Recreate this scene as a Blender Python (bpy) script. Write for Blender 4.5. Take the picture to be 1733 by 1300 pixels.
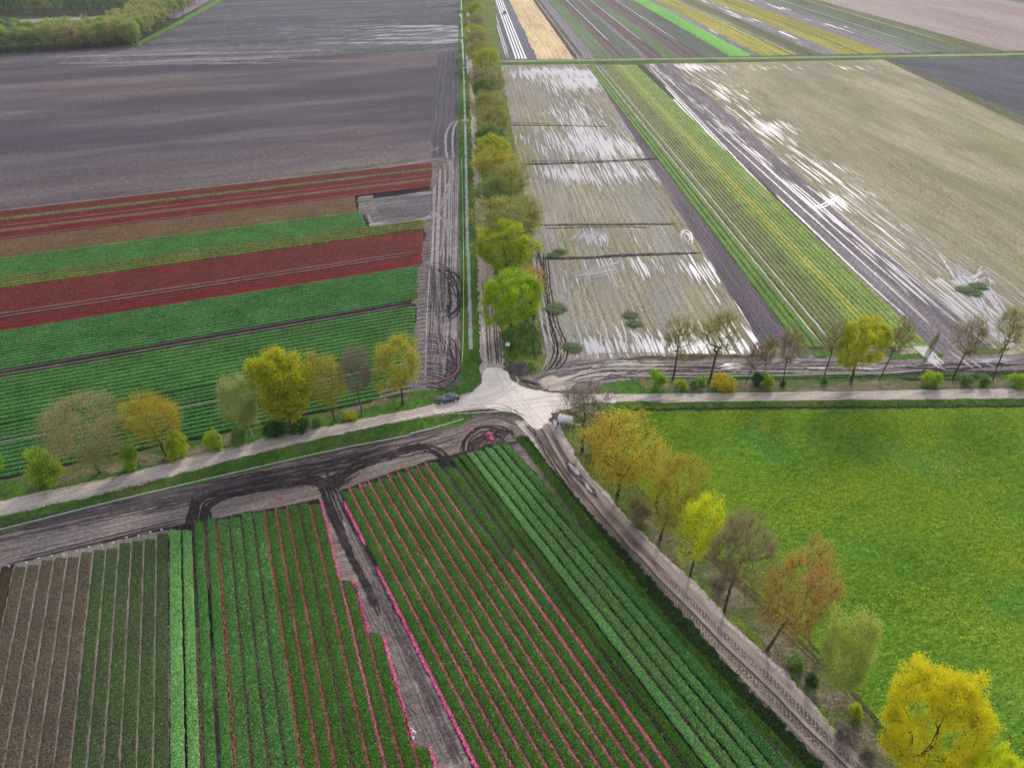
import bpy, bmesh, math, random
import numpy as np
from math import radians as R
S = bpy.context.scene
for o in list(bpy.data.objects): bpy.data.objects.remove(o)
random.seed(7); rng = np.random.default_rng(7)

# ---------------------------------------------------------------- camera, sky, sun, exposure
H = 80.0; PITCH = R(34.5); F = 1201.0; W0, H0 = 1733.0, 1300.0
cam = bpy.data.cameras.new('camera'); camo = bpy.data.objects.new('camera', cam)
S.collection.objects.link(camo); S.camera = camo
camo.location = (0, 0, H); camo.rotation_euler = (math.pi/2 - PITCH, 0, 0)
cam.sensor_width = 36; cam.lens = 36*F/W0; cam.clip_end = 9000; cam.clip_start = 0.5
SUN_EL, SUN_AZ = R(29), R(22)          # azimuth to the right of straight ahead
w = bpy.data.worlds.new('World'); S.world = w; w.use_nodes = True
nt = w.node_tree; bg = nt.nodes['Background']
sky = nt.nodes.new('ShaderNodeTexSky'); sky.sky_type = 'NISHITA'; sky.sun_disc = False
sky.sun_elevation = SUN_EL; sky.sun_rotation = SUN_AZ
sky.air_density = 1.0; sky.dust_density = 4.0; sky.ozone_density = 1.0
# thin overcast: a pale cloud sheet veils most of the blue
mx = nt.nodes.new('ShaderNodeMix'); mx.data_type = 'RGBA'; mx.inputs[0].default_value = 0.55
cl = nt.nodes.new('ShaderNodeTexNoise'); cl.inputs['Scale'].default_value = 2.2; cl.inputs['Detail'].default_value = 5
tcw = nt.nodes.new('ShaderNodeTexCoord'); nt.links.new(tcw.outputs['Generated'], cl.inputs['Vector'])
rp = nt.nodes.new('ShaderNodeValToRGB'); nt.links.new(cl.outputs['Fac'], rp.inputs[0])
rp.color_ramp.elements[0].position = .35; rp.color_ramp.elements[0].color = (6.2, 6.5, 7.4, 1)
rp.color_ramp.elements[1].position = .68; rp.color_ramp.elements[1].color = (13, 13, 13.5, 1)
nt.links.new(sky.outputs[0], mx.inputs[6]); nt.links.new(rp.outputs[0], mx.inputs[7])
nt.links.new(mx.outputs[2], bg.inputs[0]); bg.inputs[1].default_value = 0.105
sl = bpy.data.lights.new('sun', 'SUN'); so = bpy.data.objects.new('sun', sl); S.collection.objects.link(so)
sl.energy = 2.3; sl.angle = R(11); sl.color = (1, .93, .84)
from mathutils import Vector
sd = Vector((math.sin(SUN_AZ)*math.cos(SUN_EL), math.cos(SUN_AZ)*math.cos(SUN_EL), math.sin(SUN_EL)))
so.rotation_euler = sd.to_track_quat('Z', 'Y').to_euler(); so.location = (60, 200, 150)
S.view_settings.view_transform = 'Standard'; S.view_settings.look = 'None'
S.view_settings.gamma = 1; S.view_settings.exposure = 0.22; S.view_settings.use_curve_mapping = False
S.render.engine = 'CYCLES'
S.cycles.max_bounces = 6; S.cycles.diffuse_bounces = 2; S.cycles.glossy_bounces = 2
S.cycles.transmission_bounces = 3; S.cycles.transparent_max_bounces = 6; S.cycles.volume_bounces = 0

# ---------------------------------------------------------------- surveying: photo reading -> point on the flat land
sp, cp = math.sin(PITCH), math.cos(PITCH)
def G(px, py, z=0.0):
    u = (px - W0/2)/F; v = (py - H0/2)/F
    t = (H - z)/(sp + v*cp)
    return np.array([u*t, (cp - v*sp)*t, z])
def PX(x, y, z=0.0):
    d = y*cp + (H-z)*sp; v = (-y*sp + (H-z)*cp)
    return (W0/2 + F*x/d, H0/2 + F*v/d)
def rowang(a, b):
    p, q = G(*a), G(*b); return math.atan2(q[1]-p[1], q[0]-p[0])
VN = (779, -175)                         # where the north-running rows meet
def vx(x, y, y2, V=VN): return V[0] + (x-V[0])*(y2-V[1])/(y-V[1])
def leftrow(y0, x): return y0 - (y0+175)*x/4700.0   # rows of the west fields

# ---------------------------------------------------------------- material helpers
class NT:
    def __init__(s, name):
        s.m = bpy.data.materials.new(name); s.m.use_nodes = True
        s.t = s.m.node_tree; s.b = s.t.nodes['Principled BSDF']
        s.tc = s.t.nodes.new('ShaderNodeTexCoord')
        s.b.inputs['Specular IOR Level'].default_value = .07
    def new(s, k): return s.t.nodes.new(k)
    def L(s, a, b): s.t.links.new(a, b)
    def put(s, sock, v):
        if hasattr(v, 'links') or hasattr(v, 'is_linked'): s.L(v, sock)
        else:
            if isinstance(v, (tuple, list)) and len(v) == 3 and sock.type == 'RGBA': v = (*v, 1)
            sock.default_value = v
    def vec(s, ang=0.0, sc=(1, 1, 1), src='Object'):
        a = s.new('ShaderNodeMapping'); s.L(s.tc.outputs[src], a.inputs['Vector']); a.inputs['Rotation'].default_value = (0, 0, -ang)
        b = s.new('ShaderNodeMapping'); s.L(a.outputs[0], b.inputs['Vector']); b.inputs['Scale'].default_value = sc
        return b.outputs[0]
    def noise(s, v, scale=1., det=3., rough=.55, dist=0.):
        n = s.new('ShaderNodeTexNoise'); s.L(v, n.inputs['Vector'])
        n.inputs['Scale'].default_value = scale; n.inputs['Detail'].default_value = det
        n.inputs['Roughness'].default_value = rough; n.inputs['Distortion'].default_value = dist
        return n.outputs['Fac']
    def voro(s, v, scale, out='Distance', rnd=1.):
        n = s.new('ShaderNodeTexVoronoi'); s.L(v, n.inputs['Vector']); n.inputs['Scale'].default_value = scale
        n.inputs['Randomness'].default_value = rnd
        return n.outputs[out]
    def math(s, op, a, b=0., c=0., clamp=False):
        n = s.new('ShaderNodeMath'); n.operation = op; n.use_clamp = clamp
        s.put(n.inputs[0], a); s.put(n.inputs[1], b); s.put(n.inputs[2], c); return n.outputs[0]
    def rng(s, v, a, b, c=0., d=1.):
        n = s.new('ShaderNodeMapRange'); s.put(n.inputs[0], v)
        for i, x in enumerate((a, b, c, d)): n.inputs[i+1].default_value = x
        return n.outputs[0]
    def ramp(s, f, stops):
        n = s.new('ShaderNodeValToRGB'); s.L(f, n.inputs[0]); e = n.color_ramp.elements
        while len(e) < len(stops): e.new(.5)
        for i, (p, c) in enumerate(stops): e[i].position = p; e[i].color = (*c, 1)
        return n.outputs[0]
    def mix(s, f, a, b, mode='MIX'):
        n = s.new('ShaderNodeMix'); n.data_type = 'RGBA'; n.blend_type = mode
        s.put(n.inputs[0], f); s.put(n.inputs[6], a); s.put(n.inputs[7], b); return n.outputs[2]
    def attr(s, name):
        n = s.new('ShaderNodeAttribute'); n.attribute_name = name; return n.outputs['Fac']
    def sep(s, v):
        n = s.new('ShaderNodeSeparateXYZ'); s.L(v, n.inputs[0]); return n.outputs
    def bump(s, h, strength=.5, dist=.1):
        n = s.new('ShaderNodeBump'); s.L(h, n.inputs['Height']); n.inputs['Strength'].default_value = strength
        n.inputs['Distance'].default_value = dist; s.L(n.outputs[0], s.b.inputs['Normal'])
    def done(s, col, rough=.9):
        s.put(s.b.inputs['Base Color'], col); s.put(s.b.inputs['Roughness'], rough); return s.m

MUDWATER_SHEEN = (.37, .37, .415)  # muddy water, with the bright sky's reflection painted into its pale colour
def land(name, dark, mid, light, ang=0., big=(.02, .05), small=(.3, 1.2), fine=3., rows=None, water=None, bump=.5, speck=None, patch=None, grain=None, gamt=.27):
    """soil / stubble / grass: streaky large patches along the rows, small streaks, grain, optional furrows and standing water"""
    n = NT(name)
    a = n.noise(n.vec(ang, (big[0], big[1], 1)), 1, 4, .6)
    b = n.noise(n.vec(ang, (small[0], small[1], 1)), 1, 4, .65)
    c = n.noise(n.vec(ang, (.45, 1, 1)), fine, 3, .75)
    f = n.math('ADD', n.math('MULTIPLY', a, .32), n.math('ADD', n.math('MULTIPLY', b, .34), n.math('MULTIPLY', c, .34)))
    f = n.rng(f, .385, .615)
    if rows:                              # (period m, depth, [dark colour])
        x = n.sep(n.vec(ang, (1, 1, 1)))[1]
        wob = n.math('MULTIPLY', n.noise(n.vec(ang, (.05, .3, 1)), 1, 2), .8)
        s_ = n.math('SINE', n.math('MULTIPLY', n.math('ADD', x, wob), 2*math.pi/rows[0]))
        s_ = n.rng(s_, .2, 1.)
        f = n.math('SUBTRACT', f, n.math('MULTIPLY', s_, rows[1]), clamp=True)
    col = n.ramp(f, [(0, dark), (.5, mid), (1, light)])
    gr = n.rng(n.noise(n.vec(ang, (.6, 1, 1)), grain or fine*.9, 2, .8), .33, .67, 1-gamt, 1+gamt)
    if patch:                             # (scale along, scale across, threshold, colour)
        for (sx, sy, lo, hi, pc) in patch:
            pm = n.rng(n.noise(n.vec(ang, (sx, sy, 1)), 1, 4, .6), lo, hi)
            pm = n.math('MULTIPLY', pm, n.rng(c, .3, .6))
            col = n.mix(pm, col, pc)
    if speck:                             # (scale, size, colour, cluster scale)
        d = n.voro(n.vec(0, (1, 1, 1)), speck[0]); m1 = n.rng(d, speck[1], speck[1]*.6)
        cl = n.rng(n.noise(n.vec(0, (1, 1, 1)), speck[3], 4, .7), .42, .62)
        col = n.mix(n.math('MULTIPLY', m1, cl), col, speck[2])
    cg = n.new('ShaderNodeCombineColor'); [n.L(gr, cg.inputs[i]) for i in range(3)]
    col = n.mix(1., col, cg.outputs[0], 'MULTIPLY')
    rough = .95
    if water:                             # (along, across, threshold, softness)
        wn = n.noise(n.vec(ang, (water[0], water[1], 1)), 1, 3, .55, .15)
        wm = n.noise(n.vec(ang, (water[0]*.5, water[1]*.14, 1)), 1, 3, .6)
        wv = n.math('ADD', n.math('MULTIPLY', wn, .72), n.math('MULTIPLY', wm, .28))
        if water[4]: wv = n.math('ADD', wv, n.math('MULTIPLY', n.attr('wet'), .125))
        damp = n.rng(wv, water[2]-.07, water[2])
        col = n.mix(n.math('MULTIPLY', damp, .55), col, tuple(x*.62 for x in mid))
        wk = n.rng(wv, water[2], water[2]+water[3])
        col = n.mix(wk, col, MUDWATER_SHEEN)
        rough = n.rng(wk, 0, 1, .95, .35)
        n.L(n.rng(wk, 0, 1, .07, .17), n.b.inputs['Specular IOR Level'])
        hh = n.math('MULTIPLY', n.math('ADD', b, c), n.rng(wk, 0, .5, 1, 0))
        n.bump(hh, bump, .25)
    else:
        n.bump(n.math('ADD', b, n.math('MULTIPLY', c, .7)), bump, .25)
    return n.done(col, rough)

def plantmat(name, dark, mid, light, glint=None, flower=None, flower_amt=.0, scale=5.5, bump=.9, streak=None):
    n = NT(name); v = n.vec(0, (1, 1, 1))
    c = n.voro(v, scale, 'Color'); cs = n.sep(c)
    big = n.noise(v, .12, 4, .6)
    g = n.noise(v, scale*1.7, 3, .75)
    f = n.math('ADD', n.math('MULTIPLY', cs[0], .35), n.math('ADD', n.math('MULTIPLY', g, .55), n.math('MULTIPLY', n.math('SUBTRACT', big, .2), .62)))
    col = n.ramp(n.rng(f, .25, .9), [(0, dark), (.5, mid), (1, light)])
    if glint: col = n.mix(n.math('MULTIPLY', n.rng(cs[1], .9, 1.), .6), col, glint)  # glints painted into the colour as scattered pale cells
    if flower: col = n.mix(n.rng(cs[2], 1-flower_amt, 1-flower_amt*.7), col, flower)
    sp_ = n.rng(n.noise(v, scale*.85, 2, .8), .36, .64, .42, 1.5); cg = n.new('ShaderNodeCombineColor'); [n.L(sp_, cg.inputs[i]) for i in range(3)]
    col = n.mix(1., col, cg.outputs[0], 'MULTIPLY')
    n.bump(n.math('ADD', g, cs[0]), bump, .18)
    n.b.inputs['Specular IOR Level'].default_value = .08
    return n.done(col, .65)

def leafmat(name, c0, c1, trans=.45, rough=.55):
    m = bpy.data.materials.new(name); m.use_nodes = True; t = m.node_tree; b = t.nodes['Principled BSDF']
    a = t.nodes.new('ShaderNodeAttribute'); a.attribute_name = 'rnd'
    rp = t.nodes.new('ShaderNodeValToRGB'); t.links.new(a.outputs['Fac'], rp.inputs[0])
    rp.color_ramp.elements[0].color = (*c0, 1); rp.color_ramp.elements[1].color = (*c1, 1)
    oi = t.nodes.new('ShaderNodeObjectInfo'); hs = t.nodes.new('ShaderNodeHueSaturation')
    mr = t.nodes.new('ShaderNodeMapRange'); t.links.new(oi.outputs['Random'], mr.inputs[0])
    mr.inputs[3].default_value = .475; mr.inputs[4].default_value = .515
    t.links.new(mr.outputs[0], hs.inputs['Hue']); t.links.new(rp.outputs[0], hs.inputs['Color'])
    b.inputs['Roughness'].default_value = rough; b.inputs['Specular IOR Level'].default_value = .15
    t.links.new(hs.outputs[0], b.inputs['Base Color'])
    tr = t.nodes.new('ShaderNodeBsdfTranslucent'); t.links.new(hs.outputs[0], tr.inputs[0])
    mx = t.nodes.new('ShaderNodeMixShader'); mx.inputs[0].default_value = trans
    t.links.new(b.outputs[0], mx.inputs[1]); t.links.new(tr.outputs[0], mx.inputs[2])
    t.links.new(mx.outputs[0], t.nodes['Material Output'].inputs[0]); return m

def flat(name, c, rough=.6, metal=0., noise=.15, scale=6.):
    n = NT(name); f = n.noise(n.vec(0, (1, 1, 1)), scale, 3)
    col = n.ramp(n.rng(f, .3, .7), [(0, tuple(x*(1-noise) for x in c)), (1, tuple(min(1, x*(1+noise)) for x in c))])
    n.b.inputs['Metallic'].default_value = metal; return n.done(col, rough)

# ---------------------------------------------------------------- object helpers
def tag(o, label=None, cat=None, group=None, kind=None):
    if label: o['label'] = label
    if cat: o['category'] = cat
    if group: o['group'] = group
    if kind: o['kind'] = kind
    return o
def link(name, me, mats, parent=None):
    o = bpy.data.objects.new(name, me); S.collection.objects.link(o)
    for m in (mats if isinstance(mats, (list, tuple)) else [mats]):
        if m is not None and m.name not in [x.name for x in me.materials if x]: me.materials.append(m)
    if parent: o.parent = parent
    return o
def empty(name, loc, rz=0.):
    o = bpy.data.objects.new(name, None); S.collection.objects.link(o); o.location = loc
    o.rotation_euler = (0, 0, rz); o.empty_display_size = .5; return o
def npmesh(name, V, Fq, rnd=None, uv=None, mi=None, wet=None, smooth=False):
    """fast mesh from arrays; Fq (n,4) or (n,3)"""
    me = bpy.data.meshes.new(name); V = np.asarray(V, dtype=np.float32); Fq = np.asarray(Fq, dtype=np.int32)
    k = Fq.shape[1]; n = len(Fq)
    me.vertices.add(len(V)); me.vertices.foreach_set('co', V.ravel())
    me.loops.add(n*k); me.loops.foreach_set('vertex_index', Fq.ravel())
    me.polygons.add(n); me.polygons.foreach_set('loop_start', np.arange(0, n*k, k, dtype=np.int32))
    me.polygons.foreach_set('loop_total', np.full(n, k, dtype=np.int32))
    if smooth: me.polygons.foreach_set('use_smooth', np.ones(n, dtype=bool))
    if mi is not None: me.polygons.foreach_set('material_index', np.asarray(mi, dtype=np.int32))
    me.update(calc_edges=True)
    if rnd is not None:
        a = me.attributes.new('rnd', 'FLOAT', 'FACE'); a.data.foreach_set('value', np.asarray(rnd, dtype=np.float32))
    if wet is not None:
        a = me.attributes.new('wet', 'FLOAT', 'POINT'); a.data.foreach_set('value', np.asarray(wet, dtype=np.float32))
    if uv is not None:
        u = me.uv_layers.new(name='UVMap'); u.data.foreach_set('uv', np.asarray(uv, dtype=np.float32)[Fq.ravel()].ravel())
    me.validate(); return me
def catmull(P, n=8):
    P = [np.array(p, float) for p in P]
    if len(P) < 3: return np.array([P[0] + (P[1]-P[0])*t for t in np.linspace(0, 1, n+1)])
    Q = [2*P[0]-P[1]] + P + [2*P[-1]-P[-2]]; out = []
    for i in range(1, len(Q)-2):
        for t in np.linspace(0, 1, n, endpoint=False):
            a, b, c, d = Q[i-1:i+3]
            out.append(.5*((2*b) + (-a+c)*t + (2*a-5*b+4*c-d)*t*t + (-a+3*b-3*c+d)*t**3))
    out.append(Q[-2]); return np.array(out)
def resample(P, step):
    P = np.asarray(P, float); d = np.r_[0, np.cumsum(np.linalg.norm(np.diff(P[:, :2], axis=0), axis=1))]
    n = max(2, int(d[-1]/step)+1); t = np.linspace(0, d[-1], n)
    return np.stack([np.interp(t, d, P[:, i]) for i in range(P.shape[1])], 1), t
LAY = .014
ZC = [0]
def zoff():
    ZC[0] += 1; return ZC[0]*.00022
def patch(name, pts, mat, layer, jit=.25, step=1.2, label=None, curve=False, kind='structure'):
    """flat piece of land with an uneven edge; pts are photo readings on the ground"""
    g = [G(*p)[:2] for p in pts]
    P = np.array(g + [g[0]])
    if curve: P = catmull(P, 6)
    P, _ = resample(P, step)
    P = P[:-1]; n = len(P)
    r = rng.normal(0, jit, (n, 2)); k = max(1, int(4/step)); r2 = sum(np.roll(r, i, 0) for i in range(k))/math.sqrt(k)
    P = P + r2*.8 + rng.normal(0, min(jit*.5, step*.3), (n, 2))
    from mathutils.geometry import delaunay_2d_cdt
    vs, _, fs, *_r = delaunay_2d_cdt([Vector(p) for p in P], [(i, (i+1) % n) for i in range(n)], [], 1, 1e-4)
    tris = []
    for f in fs:
        for k in range(1, len(f)-1): tris.append((f[0], f[k], f[k+1]))
    T = np.array(tris); zz = layer*LAY + zoff(); Vv = np.array([(v.x, v.y, zz) for v in vs])
    e1 = Vv[T[:, 1]]-Vv[T[:, 0]]; e2 = Vv[T[:, 2]]-Vv[T[:, 0]]; cr = e1[:, 0]*e2[:, 1]-e1[:, 1]*e2[:, 0]
    T[cr < 0] = T[cr < 0][:, ::-1]; T = T[np.abs(cr) > 1e-7]
    me = npmesh(name, Vv, T)
    return tag(link(name, me, mat), label, kind=kind)
def grid(name, q, mat, layer, wetf=None, step=2.0, label=None):
    """quad of land (tl, tr, br, bl readings) as a grid carrying how wet each spot is"""
    c = [G(*p)[:2] for p in q]
    nu = max(2, int(np.linalg.norm(c[0]-c[1])/step)); nv = max(2, int(np.linalg.norm(c[0]-c[3])/step))
    u, v = np.meshgrid(np.linspace(0, 1, nu+1), np.linspace(0, 1, nv+1)); u = u.ravel(); v = v.ravel()
    P = (c[0][None]*((1-u)*(1-v))[:, None] + c[1][None]*(u*(1-v))[:, None] + c[2][None]*(u*v)[:, None] + c[3][None]*((1-u)*v)[:, None])
    wet = None
    if wetf:
        wet = np.array([wetf(*PX(x, y)) for x, y in P])
    V = np.c_[P, np.full(len(P), layer*LAY+zoff())]
    i, j = np.meshgrid(np.arange(nu), np.arange(nv)); a = (j*(nu+1)+i).ravel()
    Fq = np.stack([a, a+nu+1, a+nu+2, a+1], 1)
    return tag(link(name, npmesh(name, V, Fq, wet=wet), mat), label, kind='structure')
def ribbon(name, Lp, Rp, mat, layer, step=1.0, nu=6, jit=.15, label=None, ext=False, kind='structure'):
    """road between two edge lines; UV in metres: x from the middle, y along"""
    A = catmull([G(*p)[:2] for p in Lp], 8); B = catmull([G(*p)[:2] for p in Rp], 8)
    ln = max(np.linalg.norm(np.diff(A, axis=0), axis=1).sum(), 1); n = max(3, int(ln/step))
    def rs(P):
        d = np.r_[0, np.cumsum(np.linalg.norm(np.diff(P, axis=0), axis=1))]; t = np.linspace(0, d[-1], n)
        return np.stack([np.interp(t, d, P[:, 0]), np.interp(t, d, P[:, 1])], 1)
    A, B = rs(A), rs(B); M = (A+B)/2; wv = np.linalg.norm(B-A, axis=1)
    s = np.r_[0, np.cumsum(np.linalg.norm(np.diff(M, axis=0), axis=1))]
    ja, jb = rng.normal(0, jit, n), rng.normal(0, jit, n)
    V, UV = [], []; zz = layer*LAY+zoff()
    for i in range(n):
        for k in range(nu+1):
            t = k/nu; j = ja[i] if k == 0 else (jb[i] if k == nu else 0)
            p = A[i]*(1-t)+B[i]*t; dr = (B[i]-A[i])/max(wv[i], .01)
            V.append((*(p+dr*j), zz)); UV.append(((t-.5)*wv[i], s[i]))
    a = (np.arange(n-1)[:, None]*(nu+1)+np.arange(nu)[None]).ravel()
    Fq = np.stack([a, a+1, a+nu+2, a+nu+1], 1)
    V = np.array(V); v0, v1, v2 = V[Fq[0, 0]], V[Fq[0, 1]], V[Fq[0, 3]]
    if np.cross((v1-v0)[:2], (v2-v0)[:2]) < 0: Fq = Fq[:, ::-1]
    return tag(link(name, npmesh(name, V, Fq, uv=UV), mat), label, kind=kind)
class Strips:
    """many thin ribbons (wheel marks, rills) collected into one sheet"""
    def __init__(s): s.V = []; s.F = []; s.k = 0
    def add(s, pts, width, z, ground=False, jit=.04, taper=True, step=.8, off=0.):
        g = pts if ground else [G(*p)[:2] for p in pts]
        P = catmull(g, 8); P, t = resample(P, step); n = len(P)
        d = np.gradient(P, axis=0); d /= np.maximum(np.linalg.norm(d, axis=1), 1e-6)[:, None]; nn = np.c_[-d[:, 1], d[:, 0]]
        P = P + nn*off
        wd = width*(1+rng.normal(0, .16, n)); 
        if taper: wd *= np.clip(np.minimum(np.arange(n), n-1-np.arange(n))/3., .12, 1)
        c = P + nn*rng.normal(0, jit, n)[:, None]
        for sgn in (-.5, .5):
            q = c + nn*(wd*sgn)[:, None]; s.V.append(np.c_[q, np.full(n, z)])
        a = np.arange(n-1)+s.k
        s.F.append(np.stack([a, a+n, a+n+1, a+1], 1)[:, ::-1]); s.k += 2*n
    def bundle(s, pts, n, spread, width, z, jit=.05, ragged=.0, wob=.3):
        for i in range(n):
            off = (i-(n-1)/2)*spread/max(n-1, 1) + rng.normal(0, spread*.04)
            g = [G(*p)[:2] + rng.normal(0, wob, 2) for p in pts]
            g = catmull(g, 8)
            if ragged:
                a = int(len(g)*rng.uniform(0, ragged)); b = int(len(g)*(1-rng.uniform(0, ragged))); g = g[a:max(b, a+4)]
            s.add(list(g), width*rng.uniform(.6, 1.3), z+rng.uniform(0, .008), True, jit, off=off)
    def build(s, name, mat, label=None, kind='structure'):
        if not s.V: return
        return tag(link(name, npmesh(name, np.concatenate(s.V), np.concatenate(s.F)), mat), label, kind=kind)

class Beds:
    """raised planted beds collected into one crop object"""
    prof = np.array([(0, 0), (.06, .62), (.2, .95), (.4, 1), (.6, 1.02), (.8, .95), (.94, .62), (1, 0)])
    def __init__(s): s.V = []; s.F = []; s.k = 0; s.tops = []
    def add(s, a0, a1, b0, b1, h=.32, gap=.3, step=1.0, z0=.05, jit=.5, rag=.3):
        """a0->a1 and b0->b1: readings of the two furrow lines the bed lies between; gap in metres"""
        A0, A1, B0, B1 = [G(*p)[:2] for p in (a0, a1, b0, b1)]
        ln = np.linalg.norm(A1-A0); n = max(3, int(ln/step)); m = len(s.prof)
        st = rng.uniform(0, rag*2)/max(ln, 1)*jit; en = 1-rng.uniform(0, rag*2)/max(ln, 1)*jit
        t = np.linspace(st, en, n); A = A0[None]*(1-t)[:, None]+A1[None]*t[:, None]; B = B0[None]*(1-t)[:, None]+B1[None]*t[:, None]
        wd = np.linalg.norm(B-A, axis=1); g = np.clip(gap/2/np.maximum(wd, .01), 0, .4)[:, None]
        A, B = A+(B-A)*g, B+(A-B)*g
        V = np.zeros((n, m, 3)); hn = h*(1+rng.normal(0, .1, (n, m)))
        hn[0] *= .1; hn[-1] *= .1
        for k, (u, z) in enumerate(s.prof):
            e = rng.normal(0, .05, n) if k in (0, m-1) else 0
            V[:, k, :2] = A*(1-u)+B*u + ((B-A)/np.maximum(np.linalg.norm(B-A, axis=1), .01)[:, None])*(np.asarray(e)[..., None] if k in (0, m-1) else 0)
            V[:, k, 2] = z0 + z*hn[:, k]
        a = (np.arange(n-1)[:, None]*m+np.arange(m-1)[None]).ravel()+s.k
        Fq = np.stack([a, a+1, a+m+1, a+m], 1)
        v = V.reshape(-1, 3); q = Fq[0]-s.k
        if np.cross((v[3]-v[2])[:2], (v[2+m]-v[2])[:2]) < 0: Fq = Fq[:, ::-1]
        s.V.append(v); s.F.append(Fq); s.k += n*m; s.tops.append((A[0], A[-1], B[0], B[-1], h, z0))
    def build(s, name, mat, label, cat='crop', blades=0, bl=.2, bw=.07, bmat=None, tilt=.7):
        me = npmesh(name, np.concatenate(s.V), np.concatenate(s.F), rnd=rng.uniform(0, 1, sum(len(f) for f in s.F)), smooth=True)
        o = link(name, me, mat); tag(o, label, cat, kind='stuff')
        if blades:
            pts = []
            for A0, A1, B0, B1, h, z0 in s.tops:
                ar = np.linalg.norm(A1-A0)*(np.linalg.norm(B0-A0)+np.linalg.norm(B1-A1))/2; k = int(ar*blades)
                u = rng.uniform(.03, .97, k)[:, None]; t = rng.uniform(0, 1, k)[:, None]
                p = (A0*(1-t)+A1*t)*(1-u)+(B0*(1-t)+B1*t)*u
                z = z0+h*(.75+.25*np.sin(np.clip(u, 0, 1)*math.pi))
                pts.append(np.c_[p, z])
            l = link('leaves', leaves(np.concatenate(pts), bl, bw, tilt), bmat or mat, o); l['kind'] = 'stuff'
        return o
def leaves(P, ln, wd, tilt=.7, up=True):
    """one small pointed-oval leaf (a quad) per point"""
    n = len(P); az = rng.uniform(0, 2*math.pi, n); el = rng.normal(tilt, .35, n); L = ln*rng.uniform(.6, 1.35, n); Wd = wd*rng.uniform(.7, 1.3, n)
    d = np.stack([np.cos(az)*np.cos(el), np.sin(az)*np.cos(el), np.sin(el)], 1)
    sd_ = np.stack([-np.sin(az), np.cos(az), rng.normal(0, .3, n)], 1)
    a = P; b = P + d*(L*.5)[:, None] + sd_*(Wd*.5)[:, None]; c = P + d*L[:, None]; e = P + d*(L*.5)[:, None] - sd_*(Wd*.5)[:, None]
    V = np.stack([a, b, c, e], 1).reshape(-1, 3); return npmesh('leaves', V, np.arange(4*n).reshape(-1, 4), rnd=rng.uniform(0, 1, n))
def inpoly(pts, poly):
    x, y = pts[:, 0], pts[:, 1]; c = np.zeros(len(pts), bool); j = len(poly)-1
    for i in range(len(poly)):
        xi, yi = poly[i]; xj, yj = poly[j]
        with np.errstate(divide='ignore', invalid='ignore'):
            c ^= ((yi > y) != (yj > y)) & (x < (xj-xi)*(y-yi)/(yj-yi+1e-12)+xi)
        j = i
    return c
def scatter(polys, dens, z=0.):
    out = []
    for poly in polys:
        g = np.array([G(*p)[:2] for p in poly]); lo, hi = g.min(0), g.max(0); n = int(np.prod(hi-lo)*dens)
        p = rng.uniform(lo, hi, (n, 2)); p = p[inpoly(p, g)]; out.append(np.c_[p, np.full(len(p), z)])
    return np.concatenate(out)
# ================================================================ THE LAND
aN = rowang((779, 600), (778.9, 100)); aW = rowang((0, 600), (700, leftrow(600, 700))); aF = rowang((287, 1300), (286, 865)); aH = rowang((1129, 1300), (823, 865))
bed_soil = land('dark_wet_soil', (.006, .006, .004), (.016, .016, .012), (.05, .04, .04), aN, fine=5, bump=.8)
# base sheet to the horizon
base_m = land('farmland', (.05, .07, .03), (.10, .11, .06), (.16, .15, .11), aN, big=(.004, .012), small=(.03, .1), fine=.6)
me = npmesh('ground', [(-3500, -1500, -.02), (3500, -1500, -.02), (3500, 5500, -.02), (-3500, 5500, -.02)], [(0, 1, 2, 3)])
tag(link('ground', me, base_m), kind='structure')

# ---- west bare fields
soilW = land('bare_lilac_soil', (.055, .046, .054), (.108, .090, .100), (.19, .155, .158), aW, big=(.006, .035), small=(.04, 1.1), fine=1.2, bump=.7, patch=[(.004, .02, .42, .58, (.055, .053, .075)), (.006, .03, .52, .7, (.20, .16, .155))])
soilWd = land('bare_dark_soil', (.045, .042, .058), (.085, .078, .098), (.14, .125, .145), aN, big=(.01, .05), small=(.03, .9), fine=1.6, rows=(2.6, .25), bump=.6)
soilU = land('upper_blue_soil', (.05, .05, .068), (.085, .085, .108), (.15, .15, .15), aW, big=(.006, .03), small=(.012, .22), fine=.6, bump=.6,
             water=(.05, 1.1, .60, .06, 1), patch=[(.008, .05, .5, .65, (.17, .16, .12))])
patch('bare_field', [(-330, 420), (0, 355), (370, 311), (700, 270), (770, 266), (778, 90), (600, 92), (330, 84), (0, 96), (-420, 110)], soilW, 1, .4, 3)
def wU(x, y):
    r = 0
    if 40 < y < 78: r = max(r, min(1, (x-430)/330)*1.5*(.6+.4*math.sin(y*.9)))
    return r
grid('upper_bare_field', [(392, -6), (779, -60), (778, 92), (225, 86)], soilU, 2, wU, 4)
patch('bare_strip', [(727, 268), (772, 262), (777, 88), (742, 90), (735, 170)], soilWd, 2, .8, 3)
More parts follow.
